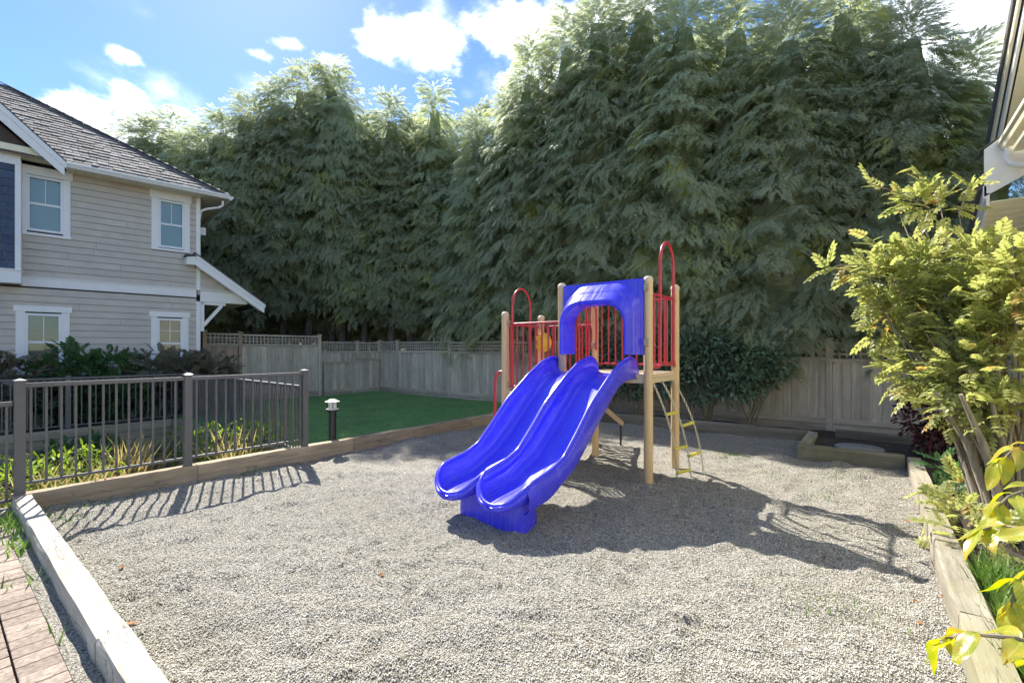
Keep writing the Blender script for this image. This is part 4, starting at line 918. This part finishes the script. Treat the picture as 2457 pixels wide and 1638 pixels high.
def tree(label, x, y, ht, kind, var, width=1.0, rz=None):
    r = random.Random(label); t = thing('cedar_tree', label, 'tree', (x, y, -.05), TG); k = ht / 10.; rz = r.uniform(0, 6.28) if rz is None else rz
    c = bpy.data.objects.new('crown', CROWNS[kind][var % len(CROWNS[kind])]); link(c, t); c.scale = (width, width, k); c.rotation_euler = (0, 0, rz)
    b = bpy.data.objects.new('trunk', TRUNKS[var % 3]); link(b, t); b.scale = (1, 1, k); b.rotation_euler = (0, 0, rz)
    return t
# hedge along the right fence: (y position, image height of its top)
ordn = ['first', 'second', 'third', 'fourth', 'fifth', 'sixth', 'seventh', 'eighth', 'ninth', 'tenth', 'eleventh', 'twelfth']
hedge = [(10.6, 285, .80), (9.5, 215, .92), (8.35, 110, 1.0), (7.2, 40, 1.05), (6.05, -30, 1.05), (4.9, -60, 1.05), (3.7, -20, 1.0), (2.55, -10, 1.0), (1.45, 15, .95), (.45, -60, .95), (-.55, 5, .9), (-1.45, 110, .72)]
for i, (y, sy, wd) in enumerate(hedge):
    x = 11.75 + (.25 if i % 2 else -.1); Y = x * F2.x + y * F2.y
    tree('tall dense cedar behind the right fence, %s from the left in that row' % ordn[i], x, y, ztop(sy, Y), 'low', i, wd)
for i, (y, x, ht) in enumerate(((9.2, 14.2, 9.3), (7.4, 14.4, 10.5), (5.6, 14.3, 11.2), (3.8, 14.3, 11.0), (2.0, 14.2, 10.2), (.3, 14.0, 9.8))):
    tree('cedar in the back row behind the right fence hedge, %s from the left' % ordn[i], x, y, ht, 'low', i + 1, 1.05)
# trees beyond the far corner and the left fence: (pixel column, depth, pixel height of the top, kind, width)
left = [(345, 18.5, 300, 'high', 1.0), (415, 19.5, 282, 'high', 1.0), (480, 18.0, 330, 'high', .9), (545, 18.3, 292, 'high', 1.0), (612, 18.4, 255, 'high', 1.0), (680, 18.8, 215, 'high', 1.05), (742, 19.0, 183, 'high', 1.05), (795, 19.2, 158, 'slim', 1.2),
        (818, 18.6, 205, 'high', .8), (872, 18.7, 285, 'slim', 1.15), (940, 18.5, 238, 'slim', 1.15), (985, 18.4, 300, 'slim', 1.1), (1042, 18.2, 212, 'slim', 1.05), (1090, 17.8, 330, 'slim', 1.1), (1150, 17.4, 262, 'slim', 1.0)]
for i, (px, Y, sy, kind, wd) in enumerate(left):
    p = pix(px, Y); n_ = ['one behind the house roof', 'rounded one just right of the house roof', 'small one right of the house roof', 'fourth from the left', 'fifth from the left', 'sixth from the left', 'left neighbour of the tallest peak', 'tallest peak', 'right shoulder of the tallest peak', 'low one right of the tall peak', 'pointed one third left of the right hedge', 'low one between two pointed tops', 'slender one with a thin leader', 'lowest one near the right hedge', 'thin one next to the right hedge'][i]
    tree('cedar beyond the left fence, %s' % n_, p.x, p.y, ztop(sy, Y), kind, i, wd)
for i, (px, Y, ht) in enumerate(((520, 20.8, 9.5), (650, 21.2, 10.5), (770, 21.5, 11.2), (900, 21.2, 11.9), (1000, 20.8, 11.9), (1085, 20.2, 11.6))):
    p = pix(px, Y); tree('cedar in the back row beyond the left fence, %s from the left' % ordn[i], p.x, p.y, ht, 'low', i, 1.1)

for i, (px, ht) in enumerate(((455, 9.0), (585, 9.6), (710, 10.2), (835, 10.4), (955, 10.2), (1055, 10.0), (1150, 9.8), (380, 9.0))):
    p = pix(px, 24.0); tree('cedar in the deepest row beyond the left fence, %s along it' % ordn[i], p.x, p.y, ht, 'low', i + 2, 1.25)
# leafy shrubs ---------------------------------------------------------------
def leaf_template(fold=.25, wd=.24, droop=.18):
    V = np.array([(0, 0, 0), (.35, wd, fold * wd - droop * .12), (.72, wd * .72, fold * wd * .7 - droop * .5), (1, 0, -droop), (.72, -wd * .72, fold * wd * .7 - droop * .5), (.35, -wd, fold * wd - droop * .12), (.38, 0, -droop * .14), (.72, 0, -droop * .52)])
    T = np.array([(0, 6, 1), (1, 6, 7), (1, 7, 2), (2, 7, 3), (0, 5, 6), (5, 7, 6), (5, 4, 7), (4, 3, 7)]); return V, T
TM_LEAF = leaf_template(); TM_NARROW = leaf_template(.3, .15, .25); TM_BLADE = (np.array([(0, .02, 0), (0, -.02, 0), (.6, .013, -.06), (.6, -.013, -.06), (1, 0, -.25)]), np.array([(0, 1, 3), (0, 3, 2), (2, 3, 4)]))
def compound_template(n=4, lw=.11, ll=.36, droop=.3):
    V = []; T = []; lv, lt = leaf_template(.25, lw / ll * 1.0, .3)
    def put(x, z, a, s):
        k = len(V); ca, sa = math.cos(a), math.sin(a)
        for q in lv * s: V.append((x + q[0] * ca - q[1] * sa, q[0] * sa + q[1] * ca, z + q[2]))
        T.extend([tuple(i + k for i in t) for t in lt])
    for i in range(n):
        x = .25 + .6 * i / (n - 1); z = -droop * x * x
        for s in (-1, 1): put(x, z, s * rad(58 - 10 * i / n), ll * (1 - .2 * i / n))
    put(.88, -droop * .78, 0, ll)
    k = len(V); V.extend([(0, .006, 0), (0, -.006, 0), (.5, 0, -droop * .25 ), (.95, 0, -droop * .9)]); T.extend([(k, k + 1, k + 2), (k + 1, k + 3, k + 2)])
    return np.array(V), np.array(T)
TM_COMP = compound_template()
def cloud(r, c, rad_, n, hollow=.55, low=-1.):
    d = norm(r.normal(size=(n, 3))); d = d[d[:, 2] > low]; k = (hollow + (1 - hollow) * r.random((len(d), 1)) ** .7)
    k *= 1 + .22 * np.sin(d[:, :1] * 5 + c[0] * 3) * np.cos(d[:, 1:2] * 4 + d[:, 2:3] * 5)
    return np.array(c) + d * k * np.array(rad_), d
def shrub(name, label, cat, base, blobs, mat, size, tmpl=TM_LEAF, stems=6, group=None, seed=1, stem_r=.012, stemmat='twig', up=.3, jit=.6):
    r = np.random.default_rng(seed); t = thing(name, label, cat, base, group); b = np.array(base); PV = []; DV = []
    for (c, rd, n) in blobs:
        p, d = cloud(r, np.array(c) + b, rd, n); keep = p[:, 2] > b[2] + .03; PV.append(p[keep]); DV.append(d[keep])
    P = np.concatenate(PV); D = np.concatenate(DV) + r.normal(0, jit, (len(P), 3)); D[:, 2] += up * r.normal(.2, .6, len(P)); U = r.normal(0, .5, (len(P), 3)) + np.array([0, 0, 1.])
    S = r.uniform(.7, 1.25, len(P)) * size; V, T = scatter(tmpl, P, D, U, S)
    o = bpy.data.objects.new('foliage', np_mesh('foliage', V - b, T, mat)); link(o, t)
    rr = random.Random(seed)
    for k in range(stems):
        q = P[rr.randrange(len(P))] - b; a = np.array([rr.uniform(-.06, .06), rr.uniform(-.06, .06), -.05]); mid = a * .4 + q * .5 + np.array([0, 0, .08])
        MB().tube([b + a, b + mid, b + q], [stem_r, stem_r * .75, stem_r * .35], 6).build('stem', M[stemmat], t, True)
    return t
# laurel hedge in front of the right fence
lau = [(5.55, .75, 1.0), (4.85, .75, 1.1), (4.15, .9, 1.25), (3.4, .95, 1.3), (2.65, .95, 1.25), (1.9, .9, 1.15)]
lw = ['leftmost, seen through the play structure', 'second from the left, behind the slide hood', 'behind the right post of the play structure', 'just right of the tan posts', 'tallest part left of the fence post', 'rightmost with a low drooping branch']
for i, (y, wy, hz) in enumerate(lau):
    shrub('laurel_shrub', 'dark glossy laurel against the right fence, ' + lw[i], 'shrub', (9.95, y, .04), [((.08, 0, hz + .1), (.46, wy * .8, .62), 1200), ((-.15, .15, .75 + .1 * (i % 2)), (.42, wy * .6, .36), 420), ((.05, -.25, 1.6 if i < 5 else 1.25), (.4, .5, .36), 420)], M['laurel_leaf'], .11, stems=7, group='laurel hedge shrubs', seed=60 + i, stem_r=.016)
# dark heavenly bamboo row in front of the house
for i, (x, y, hz, mt) in enumerate(((-.5, 13.35, 1.05, 'dark_leaf'), (.35, 13.3, 1.08, 'dark_leaf'), (1.15, 13.25, 1.02, 'dark_leaf'), (1.85, 13.2, 1.25, 'green_leaf'), (2.55, 13.15, 1.1, 'green_leaf'), (3.2, 13.05, 1.12, 'dark_leaf'), (3.8, 12.9, 1.08, 'dark_leaf'), (4.3, 12.8, 1.0, 'dark_leaf'))):
    lb = ['dark feathery shrub at the left picture edge below the house windows', 'dark reddish feathery shrub below the left ground floor window', 'dark feathery shrub right of the left ground floor window', 'tallest fresh green shrub in front of the house wall', 'lower green shrub right of the tallest one by the house wall',
          'dark feathery shrub left of the right ground floor window', 'dark feathery shrub below the right ground floor window', 'greyish feathery shrub at the house corner beside the cedar fence'][i]
    shrub('feathery_shrub', lb, 'shrub', (x, y, .02), [((0, 0, hz * .75), (.55, .48, .62), 330), ((0, -.15, hz * .35), (.5, .42, .35), 170)], M[mt], .24, TM_COMP, 8, 'shrubs along the house wall', 80 + i, .010)
# sunken garden plants
def P_(px, Y, z): q = pix(px, Y); return (q.x, q.y, z)
gp = [(75, 5.0, -.35, .42, 'lime_leaf', 'lime green leafy plant behind the left post of the front railing'), (150, 5.3, -.4, .45, 'lime_leaf', 'tall lime green plant with straw stalks left of the front railing centre'), (215, 5.6, -.45, .38, 'lime_leaf', 'small lime plant among dry stalks behind the front railing'),
      (165, 7.4, -.5, .55, 'green_leaf', 'dark green spreading shrub in the middle of the sunken garden'), (230, 7.8, -.5, .5, 'green_leaf', 'dark green low shrub near the house side of the sunken garden'),
      (455, 7.4, -.4, .5, 'lime_leaf', 'lime green bush behind the middle post of the front railing'), (520, 7.2, -.4, .42, 'lime_leaf', 'lime bush between the middle and right railing posts, left one'), (590, 7.4, -.35, .42, 'lime_leaf', 'yellow green bush between the middle and right railing posts, right one'), (645, 7.3, -.3, .36, 'lime_leaf', 'small yellow green bush beside the right railing post'), (15, 4.9, -.35, .42, 'lime_leaf', 'lime plant at the left picture edge under the low railing')]
for i, (px, Y, z, s, mt, lab) in enumerate(gp):
    b = P_(px, Y, -.62); hgt = max(.5, 1.0 if mt == 'lime_leaf' else .7)
    shrub('garden_plant', lab, 'plant', b, [((0, 0, hgt * .62), (s * .8, s * .8, hgt * .42), 300), ((0, 0, hgt * .3), (s * .7, s * .7, .25), 120)], M[mt], .085 if mt == 'lime_leaf' else .12, TM_NARROW if mt == 'lime_leaf' else TM_LEAF, 7, 'plants in the sunken garden', 110 + i, .007, up=.9)
def tuft(name, label, cat, base, n, ln, mat, seed, spread=.16, lean=.35, group=None, wide=1.):
    r = np.random.default_rng(seed); b = np.array(base); az = r.uniform(0, 6.28, n); P = b + np.stack([r.normal(0, spread, n), r.normal(0, spread, n), np.zeros(n)], -1)
    D = np.stack([np.cos(az) * lean * r.uniform(.2, 1.6, n), np.sin(az) * lean * r.uniform(.2, 1.6, n), np.ones(n)], -1); U = np.stack([np.cos(az), np.sin(az), np.zeros(n) + .01], -1) * -1.
    tm = (TM_BLADE[0] * np.array([1, wide, 1]), TM_BLADE[1]); V, T = scatter(tm, P, D, U, r.uniform(.5, 1.2, n) * ln)
    o = bpy.data.objects.new(name, np_mesh(name, V - b, T, mat)); link(o); o.location = base; return tag(o, label, cat, group)
for i, (px, Y, lab) in enumerate(((300, 6.2, 'dry straw grass clump in the middle of the sunken garden'), (335, 6.6, 'second dry grass clump right beside the first in the sunken garden'), (110, 4.9, 'pale straw stalks among the lime plants at the left railing post'), (195, 5.1, 'pale straw stalks right of the tall lime plant'), (560, 7.0, 'thin straw stalks among the bushes right of the middle railing post'))):
    tuft('dry_grass', lab, 'grass clump', P_(px, Y, -.62), 130, .95, M['straw'], 140 + i, .15, .22, 'dry grass clumps')
# lawn blades, long grass by the right kerb, weeds
def blades(name, n, fx, mat, ln, seed, lean=.5):
    r = np.random.default_rng(seed); P = fx(r, n); n = len(P); az = r.uniform(0, 6.28, n); D = np.stack([np.cos(az) * lean * r.random(n), np.sin(az) * lean * r.random(n), np.ones(n)], -1); U = np.stack([-np.cos(az), -np.sin(az), np.zeros(n) + .01], -1)
    tm = (np.array([(0, .06, 0), (0, -.06, 0), (1, 0, -.2)]), np.array([(0, 1, 2)])); V, T = scatter(tm, P, D, U, r.uniform(.6, 1.3, n) * ln)
    o = bpy.data.objects.new(name, np_mesh(name, V, T, mat)); link(o); return tag(o, kind='stuff')
lawn_z = lambda x, y: .05 + .05 * vnoise(x * .7, y * .7, 8) - .004 * (x - 3)
def lawn_pts(r, n):
    u = r.random(n) ** 1.5; x = 3.5 + 6.9 * r.random(n); y = 6.42 + 8.0 * u; return np.stack([x, y, lawn_z(x, y) - .004], -1)
tag(blades('lawn_grass', 90000, lawn_pts, M['grass'], .042, 150), 'short green lawn grass inside the fence corner', 'grass')
tag(blades('long_grass', 2600, lambda r, n: np.stack([r.uniform(2.2, 4.3, n), -.52 - .5 * r.random(n) ** 1.4, np.full(n, .06)], -1), M['weed'], .20, 151, 1.0), 'long green grass beside the right timber kerb', 'grass')
tag(blades('path_weeds', 220, lambda r, n: np.stack([r.normal(.42, .06, n), r.choice([5.75, 5.5, 4.9, 4.2, 3.3], n, p=[.4, .25, .2, .1, .05]) + r.normal(0, .14, n), np.full(n, .085)], -1), M['weed'], .11, 152, .9), 'green weeds between the brick path and the bleached timber', 'grass')
def gw(r, n):
    c = np.array([(.72, 6.0), (.8, 5.75), (1.1, 6.15), (2.6, 6.2), (6.6, .9), (6.9, .3), (5.9, .4), (7.2, 1.6), (3.3, .2)]); k = r.integers(0, len(c), n); p = c[k] + r.normal(0, .13, (n, 2)); return np.stack([p[:, 0], p[:, 1], gravel_z(p[:, 0], p[:, 1]) - .005], -1)
tag(blades('gravel_weeds', 700, gw, M['weed'], .06, 153, .9), 'sparse weeds growing through the gravel near its edges', 'grass')

# purple shrub at the end of the right border
pb = pix(2235, 6.2)
shrub('purple_shrub', 'deep purple leaved shrub between the fence and the bright shrub', 'shrub', (pb.x, pb.y, .1), [((0, 0, .62), (.36, .36, .5), 1100), ((-.15, -.15, .35), (.3, .3, .28), 420)], M['purple_leaf'], .075, TM_LEAF, 9, seed=170)
# bright heavenly bamboo / mahonia shrub with bare multi-stem trunk
def bright_shrub():
    base = pix(2425, 3.55, .06); b = np.array(base); r = np.random.default_rng(180); rr = random.Random(180)
    t = thing('bright_shrub', 'large sunlit yellow green shrub with orange tips and bare stems at the right', 'shrub', base)
    ends = []
    def lim(px, Y, sy): q = pix(px, Y); return np.array([q.x, q.y, ztop(sy, Y)])
    hubs = [lim(*q) for q in ((2130, 4.5, 690), (2200, 4.4, 655), (2280, 4.3, 650), (2350, 4.1, 640), (2430, 3.8, 640), (2150, 4.5, 765), (2230, 4.3, 745), (2310, 4.1, 725), (2390, 3.9, 720), (2457, 3.7, 715), (2190, 4.4, 845), (2270, 4.1, 825), (2350, 3.9, 805), (2435, 3.7, 810), (2230, 4.2, 915), (2320, 3.8, 895), (2420, 3.6, 900), (2200, 4.9, 490), (2245, 4.8, 500), (2090, 4.6, 660), (2290, 3.9, 975), (2390, 3.6, 985), (2195, 4.4, 900))]
    nn = [50, 52, 46, 52, 48, 46, 50, 52, 48, 46, 44, 48, 48, 46, 40, 40, 42] + [16, 18, 18] + [34, 34, 30]; rs = [.30, .26, .30, .25, .30, .27, .31, .25, .30, .27, .24, .29, .25, .30, .22, .24, .26] + [.16, .18, .18] + [.2, .2, .22]
    P = []; D = []
    for h, n, rd in zip(hubs, nn, rs):
        d = norm(r.normal(size=(int(n * 1.5), 3)) + np.array([0, 0, .25])); P.append(h + d * rd * r.uniform(.25, 1., (len(d), 1))); D.append(d + np.array([0, 0, .1]) + r.normal(0, .35, d.shape))
        for j in range(2):
            a = b + np.array([rr.uniform(-.14, .14), rr.uniform(-.14, .14), -.08]); m1 = a * .62 + h * .38 + np.array([rr.uniform(-.06, .06), rr.uniform(-.06, .06), .06]); q = h + r.normal(0, .12, 3)
            m1[:2] = a[:2] * .72 + h[:2] * .28
            rb_ = rr.uniform(.012, .024); MB().tube([a, a * .7 + m1 * .3 + np.array([0, 0, .03]), m1, q], [rb_, rb_ * .9, rb_ * .7, rb_ * .25], 7).build('stem', M['stem'], t, True)
    # airy twigs with leaf tufts reaching up and left
    for (p0, p1) in ((lim(2230, 4.9, 480), lim(2195, 4.9, 405)), (lim(2230, 4.9, 500), lim(2085, 4.9, 440)), (lim(2300, 4.6, 520), lim(2330, 4.6, 440)), (lim(2140, 4.5, 690), lim(1990, 4.6, 640)), (lim(2140, 4.5, 640), lim(2085, 4.6, 570)), (lim(2060, 4.6, 635), lim(1975, 4.7, 650)), (lim(2140, 4.5, 720), lim(2090, 4.4, 745)), (lim(2140, 4.5, 690), lim(2150, 4.5, 590))):
        MB().tube([p0, (p0 + p1) / 2 + np.array([0, 0, .03]), p1], [.008, .006, .003], 5).build('stem', M['stem'], t, True)
        for k in np.linspace(.35, 1, 6): P.append((p0 + (p1 - p0) * k)[None]); D.append((norm(p1 - p0) + r.normal(0, .6, 3))[None])
    P = np.concatenate(P); D = np.concatenate(D); U = r.normal(0, .3, P.shape) + np.array([0, 0, 1.]); V, T = scatter(TM_COMP, P, D, U, r.uniform(.12, .22, len(P)))
    o = bpy.data.objects.new('foliage', np_mesh('foliage', V - b, T, M['nandina_leaf'])); link(o, t)
    for k, (dx, dy) in enumerate(((0, 0), (.10, -.05), (-.07, .07), (.02, .12), (-.10, -.06))):
        MB().tube([b + np.array([dx, dy, -.1]), b + np.array([dx * 1.1, dy * 1.1 , .35]), b + np.array([dx * 1.6 - .03, dy * 1.6 + .05, .75]), b + np.array([dx * 2.6 - .05, dy * 2.6 + .12, 1.15])], [.036, .032, .025, .014], 9).build('trunk', M['stem'], t, True)
bright_shrub()
for i, (px, Y, lab) in enumerate(((2300, 3.75, 'small leafy seedling beside the right timber near the shrub trunks'), (2330, 3.3, 'low glossy plant at the foot of the bright shrub'), (2285, 4.3, 'small pale plant beside the half shaded timber'), (2260, 5.0, 'low dark ground plant under the purple shrub'), (2320, 4.7, 'dark ground plant behind the shrub trunks'), (2390, 4.2, 'green plant behind the shrub trunks at the picture edge'))):
    q = pix(px, Y, .06); shrub('border_plant', lab, 'plant', q, [((0, 0, .16), (.17, .17, .14), 26)], M['green_leaf' if i > 2 else 'nandina_leaf'], .17, TM_COMP, 3, 'small plants in the right border', 190 + i, .005, up=1.)

# near sprays of big leaves at the right picture edge
def near_leaf_mesh(k):
    r = random.Random(k); m = MB(); n = 8; V = []; Fc = []; cv = r.uniform(.25, .5)
    for i in range(n + 1):
        t = i / n; w_ = .30 * math.sin(math.pi * min(1, t ** .85)) ** .8 * (1 - .25 * t); z = -cv * t * t + .06 * math.sin(t * 6 + k)
        for s in (-1, -.5, 0, .5, 1): V.append((t, s * w_, z + .22 * abs(s) * w_ + .02 * math.sin(9 * t + 4 * s)))
    for i in range(n):
        for j in range(4): Fc.append((i * 5 + j, (i + 1) * 5 + j, (i + 1) * 5 + j + 1, i * 5 + j + 1))
    me = m.add(V, Fc).mesh('leaf', smooth=True); me.materials.append(M['near_leaf']); return me
NL = [near_leaf_mesh(k) for k in range(4)]
def near_spray(label, path, leaves, seed):
    r = random.Random(seed); pts = [Vector(q) for q in path]; t = thing('leafy_branch', label, 'branch', pts[0], 'near leafy branches at the right edge')
    MB().tube(pts, [.006, .005, .004, .003][:len(pts)], 6).build('stem', M['twig'], t, True)
    for (k, ang, el, ln) in leaves:
        f = k * (len(pts) - 1); i = min(int(f), len(pts) - 2); p = pts[i].lerp(pts[i + 1], f - i); d = (pts[i + 1] - pts[i]).normalized()
        rt = d.cross(Vector((0, 0, 1))).normalized(); q = (d * math.cos(ang) + rt * math.sin(ang)).normalized(); q = (q + Vector((0, 0, el))).normalized()
        sd_ = Vector((0, 0, 1)).cross(q).normalized(); nrm = q.cross(sd_); mt = Matrix((q, sd_, nrm)).transposed(); mt = mt @ Matrix.Rotation(r.uniform(-.5, .5), 3, 'X')
        o = bpy.data.objects.new('leaf', NL[r.randrange(4)]); link(o, t); o.location = p - org(t); o.rotation_euler = mt.to_euler(); o.scale = (ln * 1.0, ln * .85, ln * 1.0)
def npx(px, sy, Y): q = pix(px, Y); return (q.x, q.y, ztop(sy, Y))
L5 = [(.3, 1.0, -.1, .10), (.3, -1.0, -.1, .10), (.6, .9, -.15, .10), (.6, -.9, -.15, .10), (.85, .6, -.2, .095), (.85, -.7, -.2, .095), (1, 0, -.3, .105)]
near_spray('lowest big leaf spray at the bottom right corner, closest to the camera', [npx(2600, 1590, 1.0), npx(2440, 1530, 1.05), npx(2330, 1520, 1.1), npx(2270, 1530, 1.15)], L5 + [(.1, .8, -.2, .11), (.12, -.9, -.2, .11), (.2, 1.4, -.5, .11)], 1)
near_spray('big yellow leaf spray over the long grass at the right edge', [npx(2600, 1300, 1.2), npx(2480, 1270, 1.3), npx(2400, 1260, 1.4), npx(2360, 1270, 1.4)], L5, 2)
near_spray('big yellow leaf spray above the long grass, in front of the shrub trunks', [npx(2600, 1200, 1.4), npx(2500, 1160, 1.5), npx(2420, 1190, 1.5), npx(2390, 1220, 1.5)], L5, 3)
near_spray('topmost big leaf spray beside the shrub trunks at the right edge', [npx(2600, 1110, 1.5), npx(2500, 1060, 1.6), npx(2430, 1080, 1.6), npx(2400, 1110, 1.6)], L5, 4)
near_spray('drooping big leaf spray between the long grass and the bottom corner', [npx(2600, 1380, 1.1), npx(2500, 1370, 1.2), npx(2440, 1400, 1.2), npx(2420, 1470, 1.2)], L5, 5)
# fallen leaves and pebbles
r_ = random.Random(77); lm = leaf_template(.2, .3, .1); lme = np_mesh('fallen_leaf', lm[0], lm[1], M['dead_leaf'])
spots = [(2210, 1290), (2260, 1440), (2200, 1445), (2215, 1500), (2090, 1230), (920, 1380), (290, 1380), (110, 1270), (35, 1310), (2180, 1260), (330, 1500), (180, 1240)]
wh = ['in the gravel below the half shaded timber', 'beside the right timber, larger one', 'beside the right timber, left of the larger one', 'in the gravel above the lowest leaf spray', 'in the play structure shadow edge', 'alone in the open gravel left of the slide', 'in the gravel beside the bleached timber', 'near the far end of the bleached timber', 'on the brick path edge', 'in the sunny gravel by the right timber', 'beside the bleached timber joint', 'in the gravel corner below the railing']
for i, (px, sy) in enumerate(spots):
    Y = FOC * (EYE - (.1 if px < 60 else 0)) / (sy - 840); q = pix(px, Y); o = bpy.data.objects.new('fallen_leaf', lme); link(o)
    zz = .105 if px < 60 else float(gravel_z(q.x, q.y)) + .012
    o.location = (q.x, q.y, zz); o.rotation_euler = (r_.uniform(-.3, .3), r_.uniform(-.3, .3), r_.uniform(0, 6)); s = r_.uniform(.04, .06); o.scale = (s, s, s); tag(o, 'small orange brown fallen leaf ' + wh[i], 'leaf', 'fallen leaves')
def pebbles(n, seed):
    r = np.random.default_rng(seed); oc = np.array([(1, 0, 0), (-1, 0, 0), (0, 1, 0), (0, -1, 0), (0, 0, 1), (0, 0, -1)], float); ot = np.array([(0, 2, 4), (2, 1, 4), (1, 3, 4), (3, 0, 4), (2, 0, 5), (1, 2, 5), (3, 1, 5), (0, 3, 5)])
    Y = 1.6 + 4.2 * r.random(n) ** 1.25; x = (r.random(n) - .5) * 2.3; X = F2.x * Y + R2.x * x * Y; Z = F2.y * Y + R2.y * x * Y
    k = (X > .64) & (Z > -.34) & (Z < 6.23); X, Z = X[k], Z[k]; P = np.stack([X, Z, gravel_z(X, Z) + .003], -1)
    V, T = scatter((oc, ot), P, r.normal(size=P.shape), r.normal(size=P.shape), np.ones(len(P)) * r.uniform(.0026, .0058, len(P)))
    V = V.reshape(len(P), 6, 3); V[:, :, 2] = P[:, None, 2] + (V[:, :, 2] - P[:, None, 2]) * .75
    o = bpy.data.objects.new('pebbles', np_mesh('pebbles', V.reshape(-1, 3), T, M['pebble'], True)); link(o); return tag(o, 'loose pale pebbles lying on the near gravel', 'gravel', kind='stuff')
pebbles(140000, 200)
